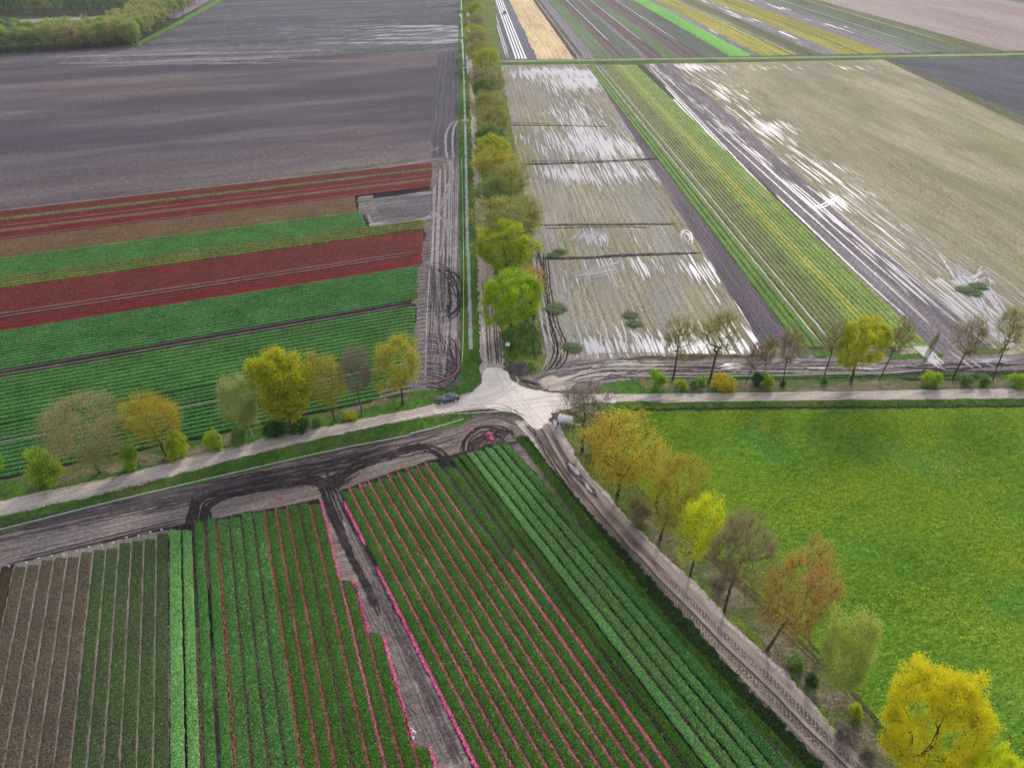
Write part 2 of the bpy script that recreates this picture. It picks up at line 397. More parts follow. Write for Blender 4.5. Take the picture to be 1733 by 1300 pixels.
# patch of rutted, puddled soil by the wood
rut = land('rutted_soil', (.055, .05, .065), (.11, .10, .12), (.24, .21, .225), aW, big=(.01, .05), small=(.02, .25), fine=.5, water=(.05, .9, .62, .04, 0), bump=.8)
patch('rutted_ground', [(0, 93), (60, 88), (225, 79), (420, 70), (520, 80), (560, 90), (480, 98), (330, 103), (180, 108), (60, 104)], rut, 2, 1.5, 4, curve=True)
st = Strips()
for y0, n in ((92, 4), (99, 3), (106, 3), (113, 2)):
    for i in range(n):
        x0 = rng.uniform(-50, 300); yy = y0+rng.uniform(-3, 3)
        st.bundle([(x0, yy), (x0+150, yy-3-rng.uniform(0, 3)), (x0+340, yy-8+rng.uniform(-3, 3))], 2, 4, .9, .05, .1, .2, 1.5)
st.build('wheel_tracks', flat('pale_dry_mud', (.30, .25, .26), .95, noise=.3, scale=.3))
# ---- north-east fields
wet_khaki = land('drowned_stubble', (.13, .115, .09), (.29, .26, .19), (.46, .42, .31), aN, big=(.012, .05), small=(.07, 1.6), fine=1.6, grain=2.2, rows=(2.0, .28), water=(.05, 1.7, .575, .08, 1), bump=.7,
                 patch=[(.02, .2, .5, .68, (.24, .24, .07)), (.015, .12, .42, .62, (.27, .26, .25))])
BL = [(1130, 165, 70, 30, .9), (960, 185, 45, 30, .8), (990, 215, 60, 26, .9), (930, 245, 60, 22, .7), (1010, 250, 60, 30, .9), (1060, 250, 60, 20, .8), (900, 125, 60, 12, .9), (960, 140, 60, 16, 1.), (1000, 135, 40, 20, .9),
      (990, 300, 110, 20, .9), (1110, 290, 60, 20, .8), (960, 290, 60, 20, .7), (1060, 340, 60, 30, .3), (1000, 405, 90, 16, .6), (1170, 400, 30, 20, .6), (980, 480, 60, 18, .8), (1120, 455, 90, 22, .7), (1190, 460, 40, 40, .8),
      (1235, 455, 30, 50, .7), (1000, 575, 30, 25, .6), (1040, 590, 120, 16, 1.1), (1250, 565, 70, 30, 1.1), (1200, 590, 90, 14, 1.2), (1010, 445, 60, 14, .9), (940, 120, 80, 8, 1), (880, 330, 20, 100, .3), (1090, 565, 70, 30, .5)]
DRY = [(1100, 520, 110, 40, 1.), (920, 350, 30, 50, .6), (1050, 350, 120, 26, .6), (960, 540, 50, 30, .6)]
def wA(x, y):
    r = -.15
    for bx, by, rx, ry, a in BL: r += a*math.exp(-((x-bx)/rx)**2-((y-by)/ry)**2)
    for bx, by, rx, ry, a in DRY: r -= a*math.exp(-((x-bx)/rx)**2-((y-by)/ry)**2)
    return r
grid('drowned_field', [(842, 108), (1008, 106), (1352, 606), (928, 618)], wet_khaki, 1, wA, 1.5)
strip_soil = land('bare_strip_soil', (.07, .06, .07), (.13, .11, .125), (.22, .19, .20), aN, big=(.01, .06), small=(.03, .8), fine=2, rows=(1.2, .15), bump=.6, water=(.03, .3, .66, .05, 1))
def wS(x, y): return 1.1*math.exp(-((x-(1275+(y-545)*.9))/16)**2)*(1 if 490 < y < 600 else 0) + .9*math.exp(-((y-235)/20)**2-((x-1065)/30)**2)
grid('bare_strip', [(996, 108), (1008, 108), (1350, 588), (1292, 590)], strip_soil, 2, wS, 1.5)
# stubble with a soaked west edge
stub = land('khaki_stubble', (.17, .15, .10), (.33, .29, .20), (.48, .43, .31), aN, big=(.006, .04), small=(.08, 1.5), fine=1.3, grain=2.4, gamt=.42, rows=(1.3, .14), water=(.035, 1.5, .60, .08, 1), bump=.8,
            patch=[(.010, .05, .48, .66, (.20, .205, .09)), (.02, .1, .5, .7, (.22, .19, .15))])
def wB(x, y):
    xe = 1105+(y-110)*1.13
    d = (x-xe)/(1+ (y-60)/330)
    r = .95*math.exp(-((d-45)/42)**2) - .25
    if y > 470: r += .7*math.exp(-((x-(1590+(y-480)*.9))/90)**2)
    if y < 125: r += .8*math.exp(-((y-113)/6)**2)*(1 if x < 1500 else .3)
    for bx, by, rx, ry, a in [(1560, 150, 60, 12, .5), (1230, 155, 25, 12, .6), (1400, 342, 40, 16, 1.), (1310, 215, 30, 14, .8), (1460, 180, 20, 6, .6), (1700, 200, 70, 16, .4)]:
        r += a*math.exp(-((x-bx)/rx)**2-((y-by)/ry)**2)
    return r
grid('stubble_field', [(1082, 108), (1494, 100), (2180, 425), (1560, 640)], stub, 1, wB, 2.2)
patch('stubble_field_edge', [(1740, 200), (2180, 425), (2300, 640), (1560, 640), (1640, 560), (1725, 300)], stub, 0.5, .3, 3)
navy = land('dark_blue_soil', (.05, .05, .065), (.085, .085, .108), (.13, .13, .155), aN+.5, big=(.01, .05), small=(.03, .8), fine=.9, rows=(3, .1), bump=.5)
patch('dark_field', [(1500, 98), (1800, 89), (2300, 80), (2400, 400), (1980, 290), (1733, 196), (1610, 142)], navy, 2, .3, 4)
# wet lane between the green strip and the stubble
lane = land('puddled_lane', (.08, .07, .08), (.19, .165, .18), (.36, .32, .33), aN, big=(.02, .2), small=(.04, 1.2), fine=2.2, water=(.035, 1.5, .60, .08, 1), bump=.9)
def wL(x, y):
    d = (x-vx(1560, 590, y))/((y+175)/765.)
    return .25 + .95*math.exp(-((d+2)/18)**2) - .9*math.exp(-((d-48)/22)**2) + .7*math.exp(-((d-96)/20)**2)
grid('muddy_lane', [(1090, 108), (1136, 106), (1712, 618), (1572, 608)], lane, 3, wL, 1.5)
# ---- strips beyond the cross lane
def strip(name, x0, x1, m, lay=1):
    patch(name, [(x0, 104-.019*(x0-840)-2), (x1, 104-.019*(x1-840)-2), (vx(x1, 100, -70), -70), (vx(x0, 100, -70), -70)], m, lay, .3, 6)
def cropfar(name, d, m_, l_, rows=2.2, depth=.3, water=None): return land(name, d, m_, l_, aN, big=(.004, .03), small=(.012, .5), fine=.7, rows=(rows, depth), bump=.5, water=water)
c_gg = cropfar('far_grey_green', (.07, .085, .07), (.115, .14, .11), (.19, .21, .18))
c_blue = cropfar('far_blue_soil', (.10, .105, .13), (.15, .155, .18), (.20, .20, .23))
c_straw = land('straw', (.38, .29, .17), (.60, .46, .27), (.72, .57, .36), aN, big=(.01, .05), small=(.03, .4), fine=.7, rows=(3, .12), bump=.4, patch=[(.02, .12, .6, .7, (.34, .28, .22))])
c_khaki = cropfar('far_khaki', (.20, .19, .14), (.27, .255, .20), (.35, .33, .27))
c_lil = cropfar('far_lilac', (.15, .13, .15), (.22, .19, .215), (.30, .27, .29))
c_brn = cropfar('far_brown', (.085, .065, .07), (.14, .105, .11), (.19, .15, .15))
c_grn = cropfar('far_green', (.07, .11, .05), (.12, .17, .09), (.19, .23, .15))
c_brt = cropfar('far_bright_green', (.10, .30, .05), (.16, .40, .09), (.22, .46, .13), depth=.1)
c_olv = cropfar('far_yellow_olive', (.15, .15, .03), (.33, .30, .06), (.50, .45, .12), 1.6)
c_dol = cropfar('far_dark_olive', (.06, .08, .03), (.115, .14, .06), (.18, .20, .10), 1.6)
c_wet = land('far_wet_soil', (.12, .11, .13), (.20, .18, .20), (.34, .31, .33), aN, big=(.01, .1), small=(.02, .7), fine=.7, water=(.02, .4, .57, .05, 0), bump=.5)
c_pnk = cropfar('far_pink_soil', (.20, .15, .15), (.31, .245, .24), (.40, .33, .32), 5, .1)
SB = [(840, 870, c_gg, 'strip_field'), (870, 892, c_blue, 'strip_field'), (892, 910, c_blue, 'strip_field'), (910, 974, c_straw, 'straw_field'), (974, 980, c_brn, 'strip_field'), (980, 993, c_khaki, 'strip_field'),
      (993, 1010, c_lil, 'strip_field'), (1010, 1040, c_grn, 'strip_field'), (1040, 1060, c_brn, 'strip_field'), (1060, 1088, c_gg, 'strip_field'), (1088, 1098, c_lil, 'strip_field'), (1098, 1127, c_brn, 'strip_field'), (1127, 1150, c_grn, 'strip_field'),
      (1150, 1192, c_brn, 'strip_field'), (1192, 1236, c_gg, 'strip_field'), (1236, 1275, c_brt, 'strip_field'), (1275, 1291, c_wet, 'strip_field'), (1291, 1351, c_olv, 'strip_field'), (1351, 1358, c_lil, 'strip_field'), (1358, 1392, c_dol, 'strip_field'),
      (1392, 1426, c_wet, 'strip_field'), (1426, 1506, c_olv, 'strip_field'), (1506, 1524, c_lil, 'strip_field'), (1524, 1566, c_wet, 'strip_field'), (1566, 1586, c_grn, 'strip_field'), (1586, 1632, c_gg, 'strip_field'), (1632, 1700, c_dol, 'strip_field'), (1700, 2150, c_pnk, 'strip_field'), (2150, 2700, c_blue, 'strip_field'), (2700, 4200, c_grn, 'strip_field')]
for x0, x1, m_, nm in SB: strip(nm, x0, x1, m_)
st = Strips(); sd2 = Strips(); sw = Strips()
for x in (974, 978, 986, 990, 1057, 1124, 1178, 1194, 1358, 1484, 1393, 1586): st.add([(x, 101), (vx(x, 100, 40), 40), (vx(x, 100, -60), -60)], 1.0, .05, step=6)
for x in (858, 862, 1062, 1126, 1194, 1354, 1632, 1702): sw.add([(vx(x, 100, 70 if x > 1000 else 99), 70 if x > 1000 else 99), (vx(x, 100, 30), 30), (vx(x, 100, -60), -60)], .8, .055, step=6)
st.build('furrows', flat('furrow_dark', (.05, .045, .055), .9)); sw.build('pale_furrows', flat('furrow_pale', (.50, .47, .46), .8))
# cross lane
verge = land('verge_grass', (.025, .065, .012), (.055, .135, .02), (.11, .22, .04), aN, big=(.05, .08), small=(.5, .7), fine=4.5, bump=1., patch=[(.06, .1, .52, .7, (.15, .14, .06))])
verge_dry = land('verge_litter', (.08, .075, .035), (.17, .145, .095), (.30, .245, .19), 0, big=(.08, .25), small=(.6, .9), fine=4, bump=1., patch=[(.08, .2, .46, .6, (.07, .13, .025))])
lawn_y = land('verge_yellow_grass', (.05, .085, .015), (.11, .16, .03), (.19, .23, .06), 0, big=(.08, .2), small=(.6, .9), fine=4, bump=1., patch=[(.1, .2, .5, .65, (.17, .14, .08))])
patch('lane_verge', [(838, 101), (1100, 97), (1500, 91), (2300, 78), (2300, 86), (1500, 100), (1100, 106), (838, 110)], verge, 3, .5, 4)
sand = land('sand_road', (.54, .46, .42), (.66, .585, .545), (.76, .70, .66), 0, big=(.05, .1), small=(.3, .6), fine=3.5, bump=.2, gamt=.07, patch=[(.1, .3, .58, .8, (.42, .35, .31))])
sand_d = land('sand_road_worn', (.28, .235, .21), (.44, .375, .335), (.58, .505, .46), rowang((0, 860), (430, 758)), big=(.03, .3), small=(.06, 1.2), fine=3.5, bump=.3, gamt=.12, patch=[(.05, .5, .52, .7, (.24, .20, .19))])
ribbon('farm_lane', [(838, 102), (1100, 98), (1500, 93), (2300, 80)], [(838, 105), (1100, 101), (1500, 96), (2300, 83)], c_khaki, 4, 4, 2, .3)
# ---- north corridor: headland, verge, ditch, track
hl = land('headland_mud', (.075, .062, .068), (.16, .133, .14), (.31, .265, .265), aN, big=(.01, .35), small=(.03, 1.6), fine=3, bump=1., water=(.02, 1.1, .635, .04, 0))
patch('muddy_headland', [(738, 272), (778, 264), (779, 400), (779, 560), (781, 632), (768, 655), (700, 668), (690, 640), (700, 560), (708, 480), (716, 400), (728, 330)], hl, 3, .5, 1.5)
patch('grass_verge', [(775, -40), (788, -40), (792, 100), (798, 250), (803, 380), (809, 480), (813, 600), (815, 640), (800, 660), (783, 672), (772, 662), (780, 620), (779, 500), (777, 300), (776, 100)], verge, 4, .22, .5)
ribbon('sand_track', [(786, -60), (791, 60), (797, 200), (803, 330), (808, 450), (812, 590), (812, 640)], [(791, -60), (797, 60), (806, 200), (818, 330), (834, 450), (851, 590), (856, 640)],
       land('track_sand', (.19, .155, .14), (.36, .30, .275), (.56, .48, .45), aN, big=(.01, .5), small=(.03, 1.9), fine=3, bump=.9, water=(.03, .6, .66, .04, 0)), 5, 1, 4, .3)
patch('tree_verge', [(797, 60), (806, 200), (818, 330), (834, 450), (851, 590), (862, 632), (884, 640), (935, 628), (916, 590), (906, 480), (898, 380), (880, 290), (862, 190), (846, 108), (835, -40), (792, -40)], lawn_y, 4, .3, 1.5)
# ---- west road, its verges
verge_w = [(-120, 842), (0, 817), (260, 764), (400, 731), (560, 697), (700, 664), (770, 655), (800, 652), (812, 660), (780, 678), (740, 690), (600, 715), (430, 752), (200, 812), (0, 856), (-120, 882)]
patch('tree_verge', verge_w, verge, 4, .25, .5)
patch('dry_litter', [(30, 812), (150, 795), (260, 768), (330, 752), (400, 737), (410, 752), (330, 775), (240, 788), (120, 815), (40, 832)], verge_dry, 5, .8, 1.5)
patch('dry_litter', [(440, 728), (560, 700), (690, 668), (705, 672), (640, 690), (560, 708), (470, 732)], verge_dry, 5, .6, 1.5)
patch('ditch_verge', [(-120, 908), (0, 874), (200, 828), (430, 770), (640, 722), (700, 709), (770, 697), (800, 700), (786, 716), (700, 737), (560, 768), (420, 800), (200, 850), (0, 903), (-120, 935)], verge, 4, .2, .5)
# ---- field south-west of the crossroads: headland
mud = land('purple_headland_mud', (.08, .064, .06), (.19, .154, .143), (.34, .285, .265), rowang((0, 930), (430, 830)), big=(.02, .3), small=(.06, 1.3), fine=3.5, bump=1.)
patch('muddy_headland', [(-160, 945), (0, 899), (200, 848), (420, 797), (560, 765), (700, 735), (790, 710), (830, 700), (870, 712), (890, 735), (900, 800), (1000, 930), (1450, 1400), (-300, 1400)], mud, 1, .3, 1.5)
# ---- south-east of the crossroads
nT = NT('rutted_sand_track'); uv = nT.vec(0, (1, 1, 1), 'UV'); ux, uy, _ = nT.sep(uv)
wob = nT.math('MULTIPLY', nT.math('SUBTRACT', nT.noise(nT.vec(0, (.3, .12, 1), 'UV'), 1, 3), .5), .9); xx = nT.math('ADD', ux, wob)
g1 = nT.noise(nT.vec(0, (1.4, .12, 1), 'UV'), 1, 4, .7); g2 = nT.noise(nT.vec(0, (1, 1, 1)), 4, 3, .7); g3 = nT.noise(nT.vec(0, (1, 1, 1)), .12, 3, .6)
base = nT.ramp(nT.rng(nT.math('ADD', nT.math('MULTIPLY', g1, .6), nT.math('MULTIPLY', g2, .4)), .3, .7), [(0, (.16, .125, .115)), (.5, (.28, .23, .21)), (1, (.44, .37, .34))])
def band(x0, w_): return nT.rng(nT.math('ABSOLUTE', nT.math('SUBTRACT', xx, x0)), w_, w_*.45)
tread_b = nT.math('MAXIMUM', band(-.75, .62), band(1.15, .62)); rutd = nT.math('MAXIMUM', band(-.12, .26), nT.math('MULTIPLY', band(-2., .3), .5))
near = nT.rng(uy, 34, 44)
ch = nT.math('FRACT', nT.math('ADD', nT.math('MULTIPLY', uy, 1.7), nT.math('MULTIPLY', nT.math('ABSOLUTE', nT.math('MINIMUM', nT.math('ABSOLUTE', nT.math('SUBTRACT', xx, -.75)), nT.math('ABSOLUTE', nT.math('SUBTRACT', xx, 1.15)))), 2.4)))
chm = nT.math('MULTIPLY', nT.math('MULTIPLY', nT.rng(ch, .45, .6), tread_b), nT.math('MULTIPLY', near, nT.rng(g2, .35, .5)))
dk = nT.math('MAXIMUM', nT.math('MULTIPLY', tread_b, nT.rng(g3, .35, .6, .35, .95)), rutd)
col = nT.mix(nT.math('MULTIPLY', dk, .95), base, (.075, .055, .052)); col = nT.mix(nT.math('MULTIPLY', chm, .9), col, (.40, .34, .32))
nT.bump(nT.math('ADD', nT.math('MULTIPLY', g2, .6), nT.math('SUBTRACT', chm, nT.math('MULTIPLY', dk, 1.2))), .9, .2); trackm = nT.done(col, .85)
TL = [(885, 722), (905, 748), (935, 805), (1000, 895), (1100, 1008), (1200, 1112), (1300, 1212), (1420, 1330)]
TR = [(938, 718), (962, 765), (1020, 835), (1075, 895), (1160, 985), (1235, 1062), (1330, 1152), (1480, 1310)]
patch('track_shoulder', [(868, 712), (893, 740), (925, 780), (1000, 870), (1062, 935), (1142, 1022), (1237, 1130), (1385, 1287), (1440, 1345), (1500, 1340), (1340, 1150), (1235, 1052), (1150, 965), (1075, 888), (1000, 808), (962, 750), (945, 715)], sand_d, 4, .22, .5)
ribbon('sand_track', TL, TR, trackm, 5, .8, 8, .08)
meadow = land('meadow', (.04, .115, .008), (.095, .215, .016), (.19, .34, .04), .3, big=(.03, .05), small=(.55, 1.1), fine=3.2, bump=1.6, grain=2., gamt=.3, speck=(3.2, .24, (.60, .50, .02), .09), patch=[(.04, .07, .42, .66, (.17, .26, .012)), (.05, .04, .54, .7, (.05, .20, .045))])
patch('meadow', [(1040, 694), (1300, 693), (1733, 688), (2300, 680), (2300, 1400), (1560, 1400), (1460, 1240), (1330, 1090), (1230, 980), (1120, 880), (1020, 790), (985, 730)], meadow, 1, .3, 2)
patch('tree_verge', [(960, 690), (1040, 690), (1060, 700), (1040, 760), (1100, 860), (1180, 925), (1250, 985), (1330, 1065), (1420, 1150), (1520, 1270), (1580, 1345), (1500, 1345), (1340, 1152), (1235, 1054), (1150, 967), (1075, 890), (1000, 810), (955, 745), (938, 705)], lawn_y, 3, .22, .5)
patch('dry_litter', [(1060, 850), (1130, 900), (1200, 950), (1300, 1040), (1400, 1140), (1480, 1240), (1540, 1330), (1490, 1330), (1420, 1225), (1330, 1128), (1240, 1035), (1150, 950), (1085, 890)], verge_dry, 5, .6, 1.2)
st = Strips()
st.bundle([(1040, 795), (1130, 880), (1230, 966), (1335, 1068), (1440, 1178), (1560, 1330)], 5, 1.0, .28, .11, .12, .25, .25)
st.build('meadow_edge_bank', flat('bank_soil', (.085, .065, .045), .95, noise=.5))
# ---- east road and its verges, muddy corner
verge_e = [(1030, 640), (1110, 632), (1300, 633), (1733, 628), (2300, 622), (2300, 690), (1733, 688), (1300, 693), (1060, 697), (1000, 690), (1010, 660)]
patch('tree_verge', verge_e, verge, 3, .2, .5)
patch('dry_litter', [(1060, 640), (1150, 640), (1300, 645), (1480, 645), (1733, 643), (2300, 640), (2300, 654), (1733, 656), (1480, 661), (1300, 664), (1180, 663), (1100, 660)], verge_dry, 4, .5, 1.2)
mudE = land('churned_mud', (.08, .066, .075), (.19, .155, .16), (.36, .30, .295), rowang((1000, 640), (1400, 622)), big=(.03, .3), small=(.05, 1.3), fine=2.5, bump=1., water=(.035, .7, .62, .04, 0))
patch('muddy_corner', [(860, 634), (900, 655), (940, 662), (1010, 655), (1060, 640), (1150, 634), (1300, 634), (1733, 630), (2300, 624), (2300, 590), (1733, 600), (1600, 598), (1500, 602), (1400, 606), (1280, 600), (1100, 606), (1040, 604), (980, 610), (925, 610), (905, 560), (893, 560), (915, 625), (890, 640)], mudE, 3, .5, 1.5)
patch('tan_mud', [(905, 650), (960, 634), (1020, 620), (1080, 612), (1120, 612), (1130, 626), (1060, 634), (1000, 650), (940, 662)], sand_d, 4, .6, 1.5)
patch('rough_bank', [(1020, 610), (1100, 602), (1290, 600), (1290, 605), (1140, 608), (1060, 612)], land('bank_grass', (.03, .03, .025), (.075, .07, .045), (.13, .12, .07), 0, fine=3), 5, .4, 1.5)
patch('rough_bank', [(1500, 602), (1595, 598), (1600, 606), (1510, 611)], verge, 5, .3, 1)
patch('rough_bank', [(1375, 596), (1445, 595), (1440, 603), (1380, 606)], verge, 5, .3, 1)
patch('rough_bank', [(1640, 592), (1710, 590), (1690, 600), (1650, 600)], verge, 5, .3, 1)
# roads
ribbon('west_road', [(-130, 878), (0, 849), (200, 806), (430, 748), (600, 713), (740, 684), (800, 664), (845, 650)], [(-130, 909), (0, 876), (200, 831), (430, 770), (640, 722), (770, 698), (830, 692), (868, 700)], sand_d, 6, 1, 4, .15)
ribbon('east_road', [(960, 668), (1036, 668), (1300, 665), (1733, 658), (2400, 648)], [(940, 690), (1036, 681), (1300, 679), (1733, 675), (2400, 666)], sand_d, 6, 1.5, 4, .12)
patch('crossroads', [(735, 685), (780, 676), (805, 655), (818, 630), (824, 624), (842, 622), (853, 626), (862, 642), (885, 654), (915, 662), (960, 668), (1040, 667), (1042, 682), (985, 686), (950, 694), (936, 702), (924, 714), (912, 728), (900, 724), (884, 708), (862, 698), (820, 690), (770, 698), (735, 703)], sand, 7, .25, 1.)
# ================================================================ CROPS
g_dark = plantmat('tulip_leaves_dark', (.012, .038, .006), (.032, .11, .012), (.075, .21, .03), (.20, .34, .12), (.20, .03, .03), .02)
g_mid = plantmat('tulip_leaves', (.016, .06, .012), (.05, .17, .032), (.12, .30, .075), (.25, .42, .18), (.30, .05, .05), .008)
g_brt = plantmat('tulip_leaves_bright', (.04, .15, .025), (.12, .34, .07), (.24, .52, .16), (.40, .60, .32))
g_blue = plantmat('tulip_leaves_bluish', (.016, .065, .018), (.045, .165, .035), (.11, .30, .075), (.35, .50, .30))
g_spr = plantmat('sparse_leaves', (.035, .04, .022), (.055, .085, .03), (.075, .13, .04), (.16, .22, .09))
g_brn = plantmat('withered_leaves', (.045, .036, .026), (.085, .072, .05), (.13, .115, .075), (.2, .17, .11))
g_bdk = plantmat('rust_leaves', (.03, .018, .01), (.055, .035, .018), (.09, .06, .03))
red = plantmat('red_tulips', (.04, .005, .006), (.125, .008, .010), (.20, .012, .014), (.35, .03, .03), (.05, .07, .03), .05, 4.)
redd = plantmat('dull_red_tulips', (.045, .012, .008), (.12, .013, .012), (.20, .02, .018), (.28, .05, .04), (.06, .08, .03), .10, 4.)
rust = plantmat('olive_red_tulips', (.06, .04, .02), (.125, .085, .04), (.18, .12, .055), (.22, .20, .10), (.25, .03, .03), .10, 4.)
olv = plantmat('olive_crop', (.04, .055, .014), (.10, .13, .025), (.17, .22, .045), (.3, .34, .1), None, 0, 3.)
yel = plantmat('yellow_green_crop', (.14, .14, .02), (.33, .35, .06), (.45, .46, .10), (.4, .42, .12), None, 0, 3.)
lgr = plantmat('light_green_crop', (.07, .12, .02), (.18, .28, .045), (.28, .40, .08), (.3, .36, .14), None, 0, 3.)
gry = plantmat('grey_green_crop', (.07, .08, .03), (.15, .18, .06), (.23, .27, .09), (.3, .3, .2), None, 0, 3.)
ridge = land('bare_ridge_soil', (.07, .062, .058), (.17, .145, .135), (.32, .285, .255), aW, big=(.02, .1), small=(.3, 1.2), fine=5, bump=1.)
petal = plantmat('fallen_pink_petals', (.24, .04, .055), (.52, .10, .145), (.68, .23, .28), (.75, .42, .45), None, 0, 7., .6)
petal_d = plantmat('fallen_red_petals', (.12, .03, .035), (.36, .075, .085), (.52, .15, .15), (.7, .35, .32), (.1, .07, .06), .15, 7., .6)
petal_w = plantmat('fading_petals', (.04, .03, .03), (.12, .07, .07), (.26, .12, .12), (.4, .25, .25), (.07, .06, .055), .3, 7., .6)
brt_pink = plantmat('bright_pink_petals', (.34, .04, .11), (.68, .085, .24), (.80, .24, .38), (.9, .5, .58), None, 0, 7., .6)
lf = leafmat('tulip_leaf', (.008, .045, .004), (.20, .40, .11), .25, .4)
lfd = leafmat('tulip_leaf_dark', (.006, .025, .003), (.15, .28, .07), .25, .4)
lfb = leafmat('tulip_leaf_bright', (.02, .09, .01), (.40, .66, .28), .25, .4)
lfs = leafmat('sprout_leaf', (.03, .045, .015), (.08, .14, .04), .25, .5)
lfw = leafmat('withered_leaf', (.05, .04, .025), (.14, .12, .08), .2, .6)

def fx(k, y): a, b = 286+20.1*k, 287+28.1*k; return a+(b-a)*(y-865)/435.
HX0 = [590+20.44*k for k in range(10)] + [797.5, 823, 841, 861, 879, 900, 921, 939, 960]
HX1 = [808+29.2*k for k in range(12)] + [1162, 1193, 1222, 1248, 1279, 1307, 1338]
def hx(k, y):
    a, b = np.interp(k, range(19), HX0), np.interp(k, range(19), HX1); return a+(b-a)*(y-865)/435.
YB = 1345
def ftop(k):
    if k < 0: return 893+ -k*4.9+8+2*math.sin(k*2.1)
    if k < 2: return 898
    if k < 13: return 884-(k-2)*3.3+2*math.sin(k*1.7)
    return {13: 986, 14: 1074, 15: 1262}[k]
patch('dark_furrows', [(fx(-13, 960), 960), (fx(0, 893), 893), (fx(13, 845), 845), (fx(13, 986), 986), (fx(14, 986), 986), (fx(14, 1074), 1074), (fx(15, 1074), 1074), (fx(15, 1350), 1350), (fx(-13, 1350), 1350)], bed_soil, 2, .1, 1)
patch('dark_furrows', [(hx(0, 832), 832), (hx(9, 782), 782), (hx(18, 746), 746), (hx(18, 1350), 1350), (hx(0, 1350), 1350)], bed_soil, 2, .1, 1)
patch('pale_furrows', [(fx(-12, 955), 955), (fx(0, 896), 896), (fx(0, 1350), 1350), (fx(-12, 1350), 1350)], land('pale_furrow_soil', (.10, .085, .075), (.19, .165, .145), (.27, .24, .21), aF, fine=5), 2.6, .1, 1)
KF = {}
for k in range(-16, 16):
    if k < -12: key = 'bdk'
    elif k < -6: key = 'brn'
    elif k < 0: key = 'spr'
    elif k < 2: key = 'brt'
    elif k in (4, 5, 6, 7): key = 'blu'
    elif k in (2, 3): key = 'mid'
    else: key = 'drk'
    KF.setdefault(key, Beds()).add((fx(k, ftop(k)), ftop(k)), (fx(k, YB), YB), (fx(k+1, ftop(k)), ftop(k)), (fx(k+1, YB), YB), h=(.12 if k < 0 else .3), gap=.24 if k < 0 else (.2 if k not in (1, 2, 3) else .42), step=.8)
KF['bdk'].build('low_crop', g_bdk, 'rust brown low crop in the bed at the left edge below the muddy headland')
KF['brn'].build('low_crop', g_brn, 'withered brown low crop in six beds left of the sparse green beds', blades=10, bl=.14, bw=.05, bmat=lfw)
KF['spr'].build('low_crop', g_spr, 'thin dark green young crop in six beds left of the bright green pair', blades=34, bl=.15, bw=.05, bmat=lfs)
KF['brt'].build('tulip_crop', g_brt, 'pair of bright light green tulip beds between withered beds and dark wheel ruts', blades=70, bmat=lfb)
KF['blu'].build('tulip_crop', g_blue, 'four glossy pale-flecked green tulip beds between red petal furrows', blades=65, bl=.22, bw=.08, bmat=lf)
KF['mid'].build('tulip_crop', g_mid, 'two green tulip beds beside the dark double wheel ruts', blades=60, bmat=lf)
KF['drk'].build('tulip_crop', g_dark, 'deep green tulip beds with pink furrows left of the diagonal mud lane', blades=60, bl=.18, bmat=lfd)
KH = {}
for k in range(0, 18):
    yt = 832-k*5.4 if k < 9 else 783-(k-9)*4.0
    if k == 10: yt = 792
    key = 'pk' if k < 10 else ('dk' if k < 13 else ('br' if k == 13 else ('md' if k < 17 else 'ed')))
    KH.setdefault(key, Beds()).add((hx(k, yt), yt), (hx(k, YB), YB), (hx(k+1, yt), yt), (hx(k+1, YB), YB), h=.36, gap=(.27 if k < 12 else .36) if k not in (9, 10, 11) else .42, step=.8)
KH['pk'].build('tulip_crop', g_dark, 'deep green topped tulip beds with pink petal furrows right of the diagonal mud lane', blades=60, bl=.18, bmat=lfd)
KH['dk'].build('tulip_crop', g_dark, 'three dark green tulip beds between the last pink furrow and the bright bed', blades=60, bl=.18, bmat=lfd)
KH['br'].build('tulip_crop', g_brt, 'single brightest green tulip bed right of the dark beds near the track', blades=75, bmat=lfb)
KH['md'].build('tulip_crop', plantmat('tulip_leaves_fresh', (.024, .09, .018), (.065, .21, .042), (.14, .35, .09), (.42, .55, .35)), 'fresh green tulip beds with black furrows right of the brightest bed', blades=70, bmat=lfb)
KH['ed'].build('tulip_crop', g_blue, 'outermost bluish green tulip bed beside the grassy ditch bank', blades=60, bmat=lf)
